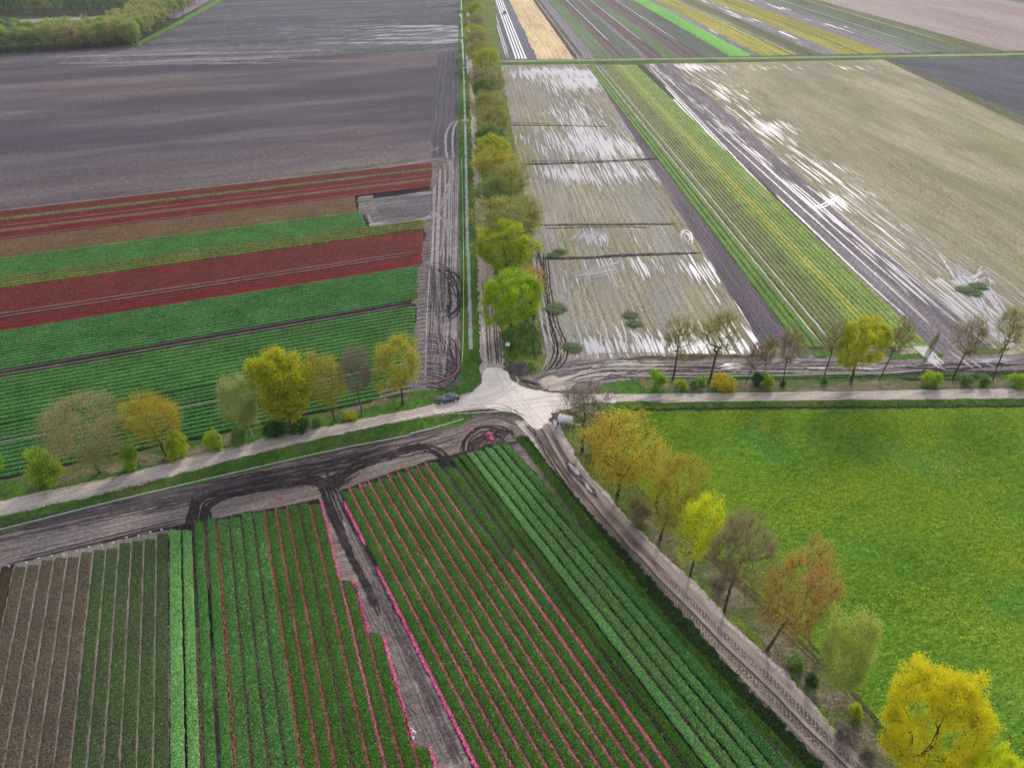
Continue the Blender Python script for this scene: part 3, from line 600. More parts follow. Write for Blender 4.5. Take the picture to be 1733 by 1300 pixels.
# petals lying in the furrows
def flakes(P, sz):
    n = len(P); az = rng.uniform(0, 6.28, n); L_ = sz*rng.uniform(.5, 1.4, n); tl = rng.normal(0, .35, n)
    a = np.stack([np.cos(az), np.sin(az), tl], 1)*L_[:, None]*.5; b = np.stack([-np.sin(az), np.cos(az), rng.normal(0, .35, n)], 1)*L_[:, None]*.38
    return npmesh('flakes', np.stack([P-a, P+b, P+a, P-b], 1).reshape(-1, 3), np.arange(4*n).reshape(-1, 4), rnd=rng.uniform(0, 1, n))
def petals(label, rows, mat, name='fallen_petals', dens=60):
    s = Strips(); pts = []
    for fn, k, y0, y1, wd in rows:
        m = [y0+(y1-y0)*t for t in np.linspace(0, 1, 5)]
        s.add([(fn(k, y), y) for y in m], wd*.75, .2, jit=.07, step=.3)
        A_, B_ = G(fn(k, y0), y0)[:2], G(fn(k, y1), y1)[:2]; ln = np.linalg.norm(B_-A_); c = int(ln*dens); t = rng.uniform(0, 1, c)
        # petals lie in drifts: thicker here, thinner there
        keep = rng.uniform(0, 1, c) < .55+.45*np.sin(t*ln*.9+k*2)*np.sin(t*ln*.37+k)
        t = t[keep]; d = (B_-A_)/ln; q = A_+(B_-A_)*t[:, None]+np.array([-d[1], d[0]])*rng.normal(0, wd*.34, len(t))[:, None]
        pts.append(np.c_[q, .21+rng.uniform(0, .05, len(q))])
    o = s.build(name, mat, label, 'stuff'); o['category'] = 'petals'
    link('loose_petals', flakes(np.concatenate(pts), .13), mat, o)['kind'] = 'stuff'
petals('thin lines of fallen red petals in the furrows left of the diagonal mud lane', [(fx, 4, 885, YB, .34), (fx, 8, 862, YB, .42), (fx, 9, 860, YB, .42), (fx, 10, 856, YB, .42), (fx, 12, 858, YB, .42), (fx, 14, 990, YB, .42), (fx, 15, 1180, YB, .4)], petal_d)
petals('faint dusty lines of petals in the grey furrows of the glossy beds', [(fx, 5, 885, YB, .22), (fx, 6, 885, YB, .22), (fx, 7, 885, YB, .22), (fx, 11, 860, YB, .25), (fx, 2, 1060, YB, .5), (fx, 3, 885, 1000, .4), (fx, 3, 1100, 1200, .5), (hx, 12, 800, YB, .16), (hx, 14, 1000, YB, .12)], petal_w)
petals('vivid pink band of fallen petals along the left edge of the diagonal mud lane', [(fx, 13, 848, 985, .42), (fx, 14.06, 985, 1075, .45), (fx, 15.06, 1075, 1262, .45), (fx, 16, 1262, YB, .45), (fx, 13, 985, YB, .34)], brt_pink)
petals('vivid pink band of fallen petals along the right edge of the diagonal mud lane', [(hx, 0, 850, 925, .7), (hx, 0, 960, YB, .62)], brt_pink)
petals('rose pink lines of fallen petals in the furrows right of the diagonal mud lane', [(hx, k, 831-k*5.2, YB, .46) for k in range(1, 10)], petal)
petals('two broad rose pink lines of petals in the wheel ruts beside the dark green beds', [(hx, 10, 950, YB, .62), (hx, 11, 930, YB, .66)], petal)
# small heaps of topped flowers
pts = []
for (x, y, r) in ((828, 735, .45), (830, 741, .6), (833, 745, .45), (618, 823, .4), (800, 730, .25), (474, 843, .4), (612, 825, .4), (790, 727, .2)):
    c = int(130*r); pts.append(np.c_[G(x, y)[:2]+rng.normal(0, r*.45, (c, 2)), .13+rng.uniform(0, .12, c)])
tag(link('petal_heap', flakes(np.concatenate(pts), .2), brt_pink), 'small heaps of bright pink topped petals on the mud at the bed ends', 'petals', kind='stuff')
# ---- west fields
def lb(y0, y1, xr0, xr1, n, B, xl=-160, **k):
    """n beds between the rows that cross the left frame edge at y0 and y1"""
    d0, d1 = G(0, y0)[1], G(0, y1)[1]
    ys = []
    for i in range(n+1):
        d = d0+(d1-d0)*i/n; lo, hi = y0, y1
        th = math.atan2(H, d); ys.append(H0/2 + F*math.tan(th-PITCH))
    for i in range(n):
        xr = xr0+(xr1-xr0)*(i+.5)/n
        B.add((xl, leftrow(ys[i], xl)), (xr, leftrow(ys[i], xr)), (xl, leftrow(ys[i+1], xl)), (xr, leftrow(ys[i+1], xr)), **k)
patch('dark_furrows', [(-200, leftrow(358, -200)), (731, leftrow(360, 731)), (716, leftrow(560, 716)), (700, leftrow(700, 700)), (690, leftrow(812, 690)), (-200, leftrow(812, -200))], bed_soil, 2, .2, 2)
def W(y0, y1, xa, xb, n, mat, label, name='tulip_crop', h=.35, gap=.3, **k):
    B = Beds(); lb(y0, y1, xa, xb, n, B, h=h, gap=gap, step=1.6, **k); B.build(name, mat, label)
W(358, 370, 732, 732, 4, redd, 'narrow dull red tulip strip along the bare lilac field', gap=.03, h=.14)
W(370, 374, 735, 735, 2, gry, 'thin pale grass-grown strip under the top red strip', 'low_crop')
W(374, 388, 731, 733, 4, red, 'bright red tulip strip, second below the bare field', gap=.03, h=.14)
W(388, 393, 728, 730, 1, rust, 'olive and red tulip strip between two bright red strips', gap=.03, h=.14)
W(393, 406, 731, 731, 4, red, 'deep red tulip strip, third below the bare field', gap=.03, h=.14)
W(406, 438, 600, 606, 9, rust, 'broad olive brown tulip band above the first green band', gap=.03, h=.14)
W(438, 470, 612, 622, 8, g_mid, 'first broad green tulip band between olive and red bands')
W(470, 489, 720, 716, 4, olv, 'olive green tulip strip above the broad crimson band')
W(489, 538, 718, 716, 11, redd, 'broad crimson tulip band, upper part above the double wheel line', gap=.03, h=.14)
W(540, 562, 716, 712, 4, red, 'crimson tulip strip, lower part below the double wheel line', gap=.03, h=.14)
W(562, 628, 712, 706, 14, g_blue, 'white-flecked bluish green tulip band below the crimson band', gap=.4)
W(640, 720, 704, 704, 12, g_mid, 'bright green tulip band below the pale double line', gap=.4)
W(722, 748, 704, 702, 4, g_blue, 'dark green tulip strip behind the roadside trees', gap=.4)
W(752, 812, 700, 640, 8, g_blue, 'lowest green tulip band behind the roadside verge', gap=.42)
B = Beds(); lb(388, 408, 735, 735, 4, B, xl=728, h=.2, gap=.4, step=1.6)
lb(565, 812, 722, 722, 30, B, xl=705, h=.22, gap=.5, step=1.2); lb(470, 562, 735, 730, 15, B, xl=718, h=.2, gap=.4, step=1.2); lb(360, 405, 742, 740, 8, B, xl=730, h=.2, gap=.4, step=1.2)
lb(408, 445, 632, 640, 6, B, xl=606, h=.15, gap=.4, step=1.2); lb(748, 812, 705, 700, 7, B, xl=640, h=.2, gap=.5, step=1.2)
B.build('soil_ridges', ridge, 'grey bare ridges where the tulip beds end at the muddy headland', 'soil')
# flooded pit in the west field
patch('wet_pit', [(604, 338), (650, 334), (728, 322), (770, 330), (742, 372), (690, 379), (628, 386)], land('wet_pit_soil', (.06, .055, .065), (.12, .11, .12), (.22, .2, .21), aW, big=(.02, .1), small=(.06, 1.), fine=2, water=(.05, .9, .545, .12, 0)), 3.5, .3, 1)
s = Strips()
for y0, w_, z in ((356, .9, .2), (384, .35, .4), (405, .3, .4), (533, .35, .4), (539, .35, .4), (629, .22, .22), (635.5, .4, .22), (750, .5, .2)):
    s.add([(-160, leftrow(y0, -160)), (300, leftrow(y0, 300)), (738 if y0 < 400 else 708, leftrow(y0, 738 if y0 < 400 else 708))], w_*.6, z if z > .3 else .11, step=2, jit=.05)
s.add([(626, 384), (690, 377), (735, 371)], .6, .12); s.add([(612, 343), (622, 362), (632, 383)], .5, .12)
s.build('pale_furrows', flat('pale_row_soil', (.28, .25, .24), .9, noise=.3))
# ---- green strip of the north-east fields
def nb(x0, x1, yb, n, B, y0=109, **k):
    for i in range(n):
        xa, xb = x0+(x1-x0)*i/n, x0+(x1-x0)*(i+1)/n
        B.add((vx(xa, yb, y0), y0), (xa, yb), (vx(xb, yb, y0), y0), (xb, yb), **k)
patch('dark_furrows', [(1010, 109), (1088, 108), (1572, 588), (1372, 590)], land('olive_furrow', (.03, .03, .02), (.07, .07, .04), (.12, .11, .07), aN), 3, .1, 2)
# bed boundaries along y=588
def NB(x0, x1, n, mat, label, y0=109, y1=588):
    B = Beds(); nb(x0, x1, 588, n, B, y0, h=.25, gap=.14, step=2.2)
    B.build('low_crop', mat, label)
GB = vx(1010, 109, 588)
NB(1352, 1392, 3, plantmat('lime_crop', (.035, .08, .012), (.09, .19, .025), (.16, .28, .05), None, None, 0, 3.), 'lime green crop strip left of the pale double wheel line')
NB(1397, 1412, 1, olv, 'single olive bed between the two pale wheel lines')
NB(1417, 1470, 5, gry, 'greyish green crop strip in the middle of the long green field')
NB(1470, 1492, 2, lgr, 'light green beds left of the yellow beds in the long green field')
NB(1492, 1512, 2, yel, 'yellow-green beds in the long green field')
NB(1512, 1576, 6, lgr, 'light green crop strip beside the puddled lane')
s = Strips()
for x in (1394.5, 1414.5): s.add([(vx(x, 588, 109), 109), (vx(x, 588, 300), 300), (x, 588)], .38, .08, step=2)
s.build('wheel_tracks', flat('wet_pale_track', (.46, .45, .47), .6))
# white plastic mulch on the far strips
wp = flat('white_plastic', (.85, .85, .85), .5, noise=.05)
for i, xx0 in enumerate((871.5, 877, 882.3, 887.5)):
    B = Beds(); B.add((vx(xx0, 100, -65), -65), (xx0, 99), (vx(xx0+4.2, 100, -65), -65), (xx0+4.2, 99), h=.4, gap=.4, step=12)
    o = B.build('plastic_mulch', wp, None); del o['kind']
    tag(o, ['leftmost', 'second', 'third', 'rightmost'][i]+' of the four long white plastic-covered beds beyond the cross lane', 'plastic cover', 'white plastic covers on the far beds')
# ---- grassy ditch bank along the south-east track
clump = leafmat('bank_grass_leaf', (.03, .09, .008), (.12, .25, .03), .3)
clumpd = leafmat('ditch_plants', (.015, .04, .008), (.06, .13, .02), .3)
def tufts(name, polys, dens, ln, wd, mat, label, tilt=1., z=.05):
    o = link(name, leaves(scatter(polys, dens, z), ln, wd, tilt), mat); return tag(o, label, 'grass', kind='stuff')
bankL = [(872, 742), (900, 775), (960, 856), (1020, 935), (1105, 1045), (1200, 1150), (1345, 1300), (1400, 1360)]
bankR = [(880, 738), (910, 770), (972, 850), (1035, 930), (1118, 1035), (1212, 1138), (1362, 1300), (1420, 1360)]
ditR = [(892, 740), (925, 782), (1000, 872), (1060, 935), (1140, 1022), (1235, 1130), (1385, 1290), (1450, 1350)]
ribbon('ditch_bank', bankL, bankR, verge, 6.6, .5, 3, .1); ribbon('ditch_bed', bankR, ditR, land('ditch_green', (.006, .012, .004), (.015, .032, .008), (.035, .07, .014), 0, fine=3), 6.5, .5, 3, .25)
tufts('bank_grass', [bankL+bankR[::-1]], 60, .4, .09, clump, 'bright green grass bank between the tulip beds and the south-east track')
tufts('ditch_plants', [bankR+ditR[::-1]], 34, .4, .12, clumpd, 'dark green weeds filling the ditch beside the south-east track', .8)
tufts('verge_grass', [[(-100, 905), (0, 874), (200, 828), (430, 770), (640, 722), (700, 709), (770, 697), (800, 700), (786, 714), (700, 735), (560, 766), (420, 798), (200, 848), (0, 901), (-100, 932)]], 16, .38, .08, leafmat('verge_leaf', (.03, .08, .008), (.10, .22, .03), .3), 'lush green grass verge between the west road and the white ditch line')
tufts('verge_grass', [verge_w], 7, .35, .07, leafmat('verge_leaf_mixed', (.04, .08, .012), (.15, .22, .05), .3), 'rough green grass under the trees north of the west road')
tufts('verge_grass', [[(1040, 683), (1300, 681), (1733, 677), (1740, 689), (1300, 694), (1060, 697)]], 14, .4, .09, leafmat('verge_leaf_dark', (.03, .07, .008), (.10, .19, .03), .3), 'long green grass band between the east road and the meadow')
tufts('verge_grass', [[(775, 100), (790, 100), (797, 250), (803, 380), (809, 480), (813, 600), (813, 640), (795, 660), (783, 668), (778, 640), (779, 500), (777, 300)]], 6, .4, .09, leafmat('verge_leaf_bright', (.03, .11, .008), (.11, .28, .03), .3), 'bright green grass along the ditch left of the north track')
tufts('verge_grass', [[(952, 700), (1040, 690), (1060, 700), (1040, 760), (1100, 860), (1180, 925), (1250, 985), (1330, 1065), (1420, 1150), (1560, 1340), (1500, 1340), (1340, 1154), (1235, 1056), (1150, 969), (1075, 892), (1000, 812), (958, 748)]], 9, .34, .07, leafmat('verge_leaf_straw', (.05, .08, .015), (.22, .23, .08), .3), 'yellowish rough grass under the trees beside the meadow')
tufts('verge_grass', [[(853, 560), (893, 540), (912, 560), (918, 600), (905, 612), (880, 600), (862, 620)]], 20, .5, .12, clump, 'tall bright green weeds beside the dark ditch near the dirt heap')

tufts('meadow_tufts', [[(1045, 697), (1300, 695), (1740, 690), (1740, 1310), (1560, 1310), (1460, 1236), (1330, 1086), (1230, 976), (1120, 876), (1045, 800)]], 8, .3, .1, leafmat('meadow_leaf', (.04, .13, .008), (.24, .45, .05), .32), 'lush green meadow grass right of the tree row', .7, .02)
pts = scatter([[(1045, 697), (1300, 695), (1740, 690), (1740, 1310), (1560, 1310), (1460, 1236), (1330, 1086), (1230, 976), (1120, 876), (1045, 800)]], 14, .3)
x, y = pts[:, 0], pts[:, 1]; cl_ = np.sin(x*.21+2*np.sin(y*.11))*np.sin(y*.17+x*.05+1.)+.6*np.sin(x*.47+1)*np.sin(y*.61)+.3*np.sin(x*1.3+y*.9)
pts = pts[cl_+rng.normal(0, .45, len(x)) > .75]
tag(link('dandelions', flakes(pts, .12), flat('dandelion_yellow', (.66, .56, .02), .8)), 'yellow dandelion flowers scattered in drifts over the green meadow', 'flowers', kind='stuff')
# ================================================================ TREES
def flatn(name, c0, c1, scale, rough): 
    n = NT(name); f = n.noise(n.vec(0, (1, 1, .4)), scale, 4, .7)
    n.bump(f, .6, .05); return n.done(n.ramp(n.rng(f, .35, .65), [(0, c0), (1, c1)]), rough)
bark = flatn('bark', (.035, .028, .02), (.10, .085, .065), 5, .9)
bark_g = flatn('grey_bark', (.07, .06, .05), (.17, .15, .13), 5, .9)
birchb = flatn('birch_bark', (.10, .09, .08), (.62, .60, .56), 3, .7)
twig_b = flatn('twigs', (.07, .05, .035), (.15, .11, .08), 3, .9)
twig_t = flatn('tan_twigs', (.15, .11, .07), (.27, .20, .13), 3, .9)
L = dict(
 ygreen=leafmat('yellow_green_leaf', (.22, .30, .01), (.62, .66, .03), .5), lime=leafmat('lime_leaf', (.18, .32, .008), (.55, .68, .03), .5),
 gold=leafmat('golden_leaf', (.34, .31, .03), (.66, .58, .07), .45), yellow=leafmat('yellow_leaf', (.55, .58, .01), (.95, .95, .03), .45),
 birchg=leafmat('fresh_birch_leaf', (.24, .36, .06), (.52, .66, .18), .55), amber=leafmat('amber_leaf', (.42, .35, .03), (.80, .66, .07), .5), gyel=leafmat('gold_green_leaf', (.34, .34, .02), (.72, .66, .04), .5),
 orange=leafmat('orange_leaf', (.42, .28, .06), (.72, .52, .14), .45), olive=leafmat('olive_leaf', (.24, .24, .05), (.48, .45, .11), .45),
 tan=leafmat('tan_bud', (.27, .24, .10), (.47, .43, .20), .4), brown=leafmat('brown_bud', (.28, .21, .11), (.50, .40, .22), .4), weed=leafmat('weed_leaf', (.05, .10, .03), (.15, .26, .08), .3),
 green=leafmat('green_leaf', (.09, .20, .04), (.26, .44, .12), .45), birch=leafmat('birch_leaf', (.26, .34, .09), (.50, .58, .22), .5),
 dark=leafmat('dark_leaf', (.02, .06, .01), (.07, .18, .03), .35), bright=leafmat('bright_bush_leaf', (.16, .34, .02), (.42, .64, .06), .5),
 grey=leafmat('grey_bud', (.22, .19, .15), (.38, .33, .26), .4), wood1=leafmat('wood_leaf', (.20, .29, .07), (.44, .55, .17), .45), wood2=leafmat('wood_leaf_pale', (.30, .30, .11), (.55, .52, .22), .45),
 wood3=leafmat('wood_leaf_green', (.11, .24, .09), (.26, .43, .17), .45), furze=leafmat('furze_flower', (.16, .22, .01), (.90, .62, .03), .4))

def tubes(segs, sides):
    """segs: array (n, 8) = p0 xyz r0, p1 xyz r1"""
    segs = np.asarray(segs); p0, r0, p1, r1 = segs[:, :3], segs[:, 3], segs[:, 4:7], segs[:, 7]
    d = p1-p0; d /= np.maximum(np.linalg.norm(d, axis=1), 1e-6)[:, None]
    ref = np.where(np.abs(d[:, 2:3]) > .9, np.array([[1., 0, 0]]), np.array([[0, 0, 1.]]))
    a = np.cross(d, ref); a /= np.linalg.norm(a, axis=1)[:, None]; b = np.cross(d, a)
    n = len(segs); V = np.zeros((n, 2*sides, 3))
    for k in range(sides):
        t = 2*math.pi*k/sides; o = a*math.cos(t)+b*math.sin(t)
        V[:, k] = p0+o*r0[:, None]; V[:, sides+k] = p1+o*r1[:, None]
    base = (np.arange(n)*2*sides)[:, None]
    Fq = np.concatenate([base+np.array([[k, (k+1) % sides, sides+(k+1) % sides, sides+k]]) for k in range(sides)])
    return V.reshape(-1, 3), Fq
LA = [1.]
def lump(d, seed):
    r = np.ones(len(d)); g = np.random.default_rng(seed)
    for f in (1.6, 2.7, 4.5):
        ph = g.uniform(0, 6.28, 3); ax = g.normal(0, 1, (3, 3)); ax /= np.linalg.norm(ax, axis=1)[:, None]
        for i in range(3): r += LA[0]*.085/f*1.6*np.sin(f*(d@ax[i])*2+ph[i])
    return r
def skeleton(seed, h, cz, rx, rz, n, fork=None, droop=0., rt=.28, shell=.55):
    g = np.random.default_rng(seed)
    d = g.normal(0, 1, (n, 3)); d /= np.linalg.norm(d, axis=1)[:, None]
    rr = (g.uniform(shell**3, 1, n))**(1/3.)*lump(d, seed)
    A = d*rr[:, None]*np.array([rx, rx, rz]); A[:, 2] += cz
    zb = fork or cz-rz*.75
    nodes = [np.array([0, 0, 0.])]; par = [-1]
    k = max(3, int(zb/.9))
    for i in range(k):
        z = zb*(i+1)/k; nodes.append(np.array([.12*math.sin(z*.5+seed), .12*math.cos(z*.4+seed), z])); par.append(len(nodes)-2)
    # leader
    for i in range(int((cz+rz*.5-zb)/1.)):
        nodes.append(nodes[-1]+np.array([g.normal(0, .16), g.normal(0, .16), 1.])); par.append(len(nodes)-2)
    first = k
    A = A[np.argsort(np.linalg.norm(A-np.array([0, 0, zb]), axis=1))]; tips = []
    for p in A:
        N_ = np.array(nodes[first-1:]); dv = p-N_; ds = np.linalg.norm(dv, axis=1)
        pen = np.where(N_[:, 2] > p[2]-.1*ds, 1.6, 1.) if droop == 0 else 1.
        j = int(np.argmin(ds*pen)) + first-1; q = nodes[j]; dist = np.linalg.norm(p-q); m = max(1, int(dist/1.1)); last = j
        for i in range(m):
            t = (i+1)/m; c = q*(1-t)+p*t; c = c+np.array([g.normal(0, .09), g.normal(0, .09), math.sin(t*math.pi)*(-.08*dist if droop == 0 else .15*dist)])
            if i == m-1: c = p
            nodes.append(c); par.append(last); last = len(nodes)-1
        tips.append(last)
    nodes = np.array(nodes); cnt = np.zeros(len(nodes))
    for t in tips: cnt[t] += 1
    for i in range(len(nodes)-1, 0, -1): cnt[par[i]] += cnt[i]
    tot = cnt[0]; rad = rt*(np.maximum(cnt, .5)/tot)**.56; rad[0] *= 1.35
    segs = [np.r_[nodes[par[i]], min(rad[par[i]], rad[i]*1.35) if par[i] > 0 else rad[par[i]], nodes[i], rad[i]] for i in range(1, len(nodes))]
    return nodes, np.array(par), np.array(tips), np.array(segs), A
def tree_mesh(name, seed, h=15, cz=9.6, rx=5.2, rz=5.2, n=130, fork=None, twigs=8, twl=1.3, leafn=16, lsz=.30, lspread=.45, droop=0., rt=.28, tw_r=.016, shell=.45):
    g = np.random.default_rng(seed+99)
    nodes, par, tips, segs, A = skeleton(seed, h, cz, rx, rz, n, fork, droop, rt, shell)
    V, Fq = tubes(segs, 6); tm = npmesh(name+'_wood', V, Fq, smooth=True)
    # twigs
    src = np.concatenate([tips]*twigs); P = nodes[src]; cen = np.array([0, 0, cz-rz*.4])
    out = P-cen; out /= np.maximum(np.linalg.norm(out, axis=1), .01)[:, None]
    d = out*.9+g.normal(0, .55, P.shape); d[:, 2] += (.25 if droop == 0 else -droop); d /= np.linalg.norm(d, axis=1)[:, None]
    ln = twl*g.uniform(.5, 1.2, len(P)); P1 = P+d*ln[:, None]
    ts = np.c_[P, np.full(len(P), tw_r), P1, np.full(len(P), tw_r*.4)]
    # side twigs half-way along
    mid = P+d*(ln*g.uniform(.3, .8, len(P)))[:, None]; d2 = d+g.normal(0, .7, d.shape); d2 /= np.linalg.norm(d2, axis=1)[:, None]
    M1 = mid+d2*(ln*.55)[:, None]; ts = np.concatenate([ts, np.c_[mid, np.full(len(P), tw_r*.7), M1, np.full(len(P), tw_r*.3)]])
    TV, TF = tubes(ts, 3)
    ends = np.concatenate([P1, M1, mid])
    k = int(len(ends)*leafn/3.); idx = g.integers(0, len(ends), k)
    C = ends[idx]+g.normal(0, lspread, (k, 3)); el = g.normal(.25, .6, k); az = g.uniform(0, 6.28, k); S1 = lsz*g.uniform(.6, 1.35, k)
    a = np.stack([np.cos(az)*np.cos(el), np.sin(az)*np.cos(el), np.sin(el)], 1); b = np.cross(a, g.normal(0, 1, (k, 3))); b /= np.maximum(np.linalg.norm(b, axis=1), .01)[:, None]
    LV = np.stack([C-a*S1[:, None]*.5, C+b*S1[:, None]*.36, C+a*S1[:, None]*.5, C-b*S1[:, None]*.36], 1).reshape(-1, 3)
    LF = np.arange(4*k).reshape(-1, 4)+len(TV)
    V = np.concatenate([TV, LV]); Fq = np.concatenate([TF, LF]); mi = np.r_[np.ones(len(TF)), np.zeros(k)]
    # leaves of one clump share a tone
    tone = g.uniform(0, 1, len(ends)); rnd = np.r_[g.uniform(0, 1, len(TF)), np.clip(tone[idx]*.55+g.uniform(0, .5, k), 0, 1)]
    cm = npmesh(name+'_crown', V, Fq, rnd=rnd, mi=mi)
    cm.materials.append(L['olive']); cm.materials.append(twig_b); tm.materials.append(bark)
    hh = float(np.percentile(V[:, 2], 99.7)); ww = float(sum(np.percentile(V[:, q], 98.8)-np.percentile(V[:, q], 1.2) for q in (0, 1))/2)
    return dict(t=tm, c=cm, h=hh, w=ww, P=V[::max(1, len(V)//2500)])
SH = dict(
 dense=[tree_mesh('dense%d' % i, 11+i*7, n=120, cz=9.2, rx=4.9, rz=5.2, twigs=7, twl=.95, leafn=32, lsz=.25, lspread=.36, rt=.3, shell=.7) for i in range(3)],
 big=[tree_mesh('big0', 17, n=170, cz=9.2, rx=4.9, rz=5.2, twigs=9, twl=.9, leafn=50, lsz=.15, lspread=.30, shell=.7, rt=.26, tw_r=.01)],
 tall=[tree_mesh('tall%d' % i, 31+i*7, n=170, cz=9.0, rx=3.8, rz=5.8, twigs=7, twl=1., leafn=26, lsz=.29, lspread=.44, rt=.3) for i in range(1)],
 medium=[tree_mesh('medium%d' % i, 51+i*7, n=150, cz=9.6, rx=5.0, rz=4.9, fork=3.6, twigs=10, twl=1.3, leafn=11, lsz=.21, lspread=.42, rt=.24, tw_r=.012) for i in range(3)],
 sparse=[tree_mesh('sparse%d' % i, 81+i*7, n=140, cz=9.8, rx=4.6, rz=4.7, fork=4.2, twigs=11, twl=1.4, leafn=18, lsz=.135, lspread=.42, rt=.22, tw_r=.011) for i in range(3)],
 bare=[tree_mesh('bare%d' % i, 124+i*9, n=190, shell=.2, cz=10.0, rx=4.2, rz=4.6, fork=4.5, twigs=13, twl=1.3, leafn=11, lsz=.10, lspread=.3, rt=.2, tw_r=.012) for i in range(2)],
 vase=[tree_mesh('vase%d' % i, 151+i*7, n=90, cz=10.6, rx=4.2, rz=3.9, fork=4.6, twigs=11, twl=1.5, leafn=9, lsz=.17, lspread=.38, rt=.24, tw_r=.013, shell=.2) for i in range(4)],
 birch=[tree_mesh('birch%d' % i, 191+i*7, n=110, cz=9.6, rx=3.8, rz=5.0, fork=4.5, twigs=10, twl=1.2, leafn=22, lsz=.2, lspread=.45, droop=.8, rt=.16, tw_r=.01) for i in range(2)],
 wood=[tree_mesh('woodtree%d' % i, 221+i*7, n=60, cz=9.0, rx=4.2, rz=5.2, twigs=6, twl=1.3, leafn=11, lsz=.5, lspread=.6, rt=.22, tw_r=.03) for i in range(4)],
 bush=[tree_mesh('bush%d' % i, 251+i*7, h=3, n=40, cz=1.6, rx=1.5, rz=1.4, fork=.3, twigs=6, twl=.5, leafn=17, lsz=.24, lspread=.25, rt=.06, tw_r=.008, shell=.1) for i in range(3)])
def solve_h(bx, by, ty):
    x, y, _ = G(bx, by); lo, hi = 0., 40.
    for _ in range(40):
        m = (lo+hi)/2
        if PX(x, y, m)[1] > ty: lo = m
        else: hi = m
    return lo
def solve_base(tx, ty, h):
    """foot on the ground of a tree whose top reads (tx, ty)"""
    p = G(tx, ty, h); return PX(p[0], p[1], 0)
def ptree(base, top, wpx, shape, leaf, label, group=None, name='tree', cat='tree', h=None, bk=None, tw=None, rz=None, var=None, flatc=False):
    if base is None: base = solve_base(top[0], top[1], h)
    X, Y, _ = G(*base); h = h or solve_h(*base, top[1])
    v = SH[shape][(var if var is not None else rng.integers(0, 99)) % len(SH[shape])]
    if flatc: top = (PX(X, Y, h)[0], 0)
    d = Y*cp+(H-h*.6)*sp; wm = wpx/(F/d); tx = PX(X, Y, h)[0]; lean = math.atan2((top[0]-tx)/(F/d), h)
    e = empty(name, (X, Y, 0)); tag(e, label, cat, group)
    sx = wm/v['w']; sz = h/v['h']; rr = rz if rz is not None else rng.uniform(0, 6.28); lean = max(-.26, min(.26, lean*.8))
    c_, s_ = math.cos(rr), math.sin(rr); Pr = np.stack([v['P'][:, 0]*c_-v['P'][:, 1]*s_, v['P'][:, 0]*s_+v['P'][:, 1]*c_, v['P'][:, 2]], 1)
    for it in range(4):                   # match measured crown width and height
        q = Pr*np.array([sx, sx, sz]); qx = q[:, 0]*math.cos(lean)+q[:, 2]*math.sin(lean)+X; qz = -q[:, 0]*math.sin(lean)+q[:, 2]*math.cos(lean); qy = q[:, 1]+Y
        dd = qy*cp+(H-qz)*sp; ppx = W0/2+F*qx/dd; ppy = H0/2+F*(-qy*sp+(H-qz)*cp)/dd
        l_, r_ = np.percentile(ppx, 1), np.percentile(ppx, 99)
        sx *= wpx/(r_-l_)
        if not flatc:
            t_ = np.percentile(ppy, .6); bp = PX(X, Y, 0)[1]; sz *= max(.6, min(1.5, (bp-top[1])/max(bp-t_, 1)))
            if cat == 'tree': lean = max(-.26, min(.26, lean+(top[0]-(l_+r_)/2)/(F/d)/(h*.62)*.8))
    e.scale = (sx, sx, sz); e.rotation_euler = (0, lean, 0)
    for nm, me, mats in (('trunk' if cat == 'tree' else 'stems', v['t'], [bk or bark]), ('crown' if cat == 'tree' else 'foliage', v['c'], [L[leaf], tw or twig_b])):
        o = bpy.data.objects.new(nm, me); S.collection.objects.link(o); o.parent = e
        o.rotation_euler = (0, 0, rr)
        for i, m in enumerate(mats): o.material_slots[i].link = 'OBJECT'; o.material_slots[i].material = m
    return e
gW = 'trees along the west road'
ptree((170, 800), (136, 662), 138, 'sparse', 'tan', 'large tan budding tree with a wide hazy crown, nearest the left frame edge', gW, tw=twig_t, bk=bark_g, var=0)
ptree((283, 774), (252, 664), 104, 'sparse', 'gyel', 'golden budding tree with crooked dark trunk beside a rounded dark green bush', gW, var=1)
ptree((430, 745), (402, 636), 66, 'birch', 'birch', 'pale green birch with slim white trunk left of the dense yellow-green tree', gW, bk=birchb, name='birch_tree')
ptree((497, 735), (472, 596), 100, 'tall', 'ygreen', 'dense tall yellow-green tree in full leaf beside the west road', gW)
ptree((567, 714), (549, 597), 72, 'sparse', 'gold', 'thin olive-gold tree directly right of the dense yellow-green roadside tree', gW, var=2)
ptree((612, 702), (600, 584), 56, 'bare', 'grey', 'grey leafless tree between two golden trees by the west road', gW, bk=bark_g, tw=twig_t)
ptree((682, 685), (671, 568), 76, 'medium', 'gold', 'round golden-leaved tree nearest the parked dark car', gW, var=1)
gE = 'trees along the east road'
ptree((1138, 643), (1153, 532), 60, 'vase', 'olive', 'olive-yellow tree with bare trunk, leftmost of the row along the east road', gE, var=0)
ptree((1200, 646), (1222, 524), 74, 'vase', 'olive', 'wide forked sparse tree left of the orange-flowered bush by the east road', gE, var=1)
ptree((1262, 649), (1281, 577), 36, 'bare', 'brown', 'small bare twiggy tree just right of the orange-flowered bush', gE, var=0)
ptree((1292, 637), (1303, 568), 28, 'bare', 'olive', 'thinnest small bare tree behind the dark and bright bush pair', gE, var=1)
ptree((1325, 646), (1340, 551), 46, 'bare', 'brown', 'grey-brown bare tree in front of the bare soil strip', gE, var=1, tw=twig_t)
ptree((1395, 638), (1413, 539), 46, 'vase', 'tan', 'orange-tinted budding tree just left of the golden-yellow leafy roadside tree', gE, var=2)
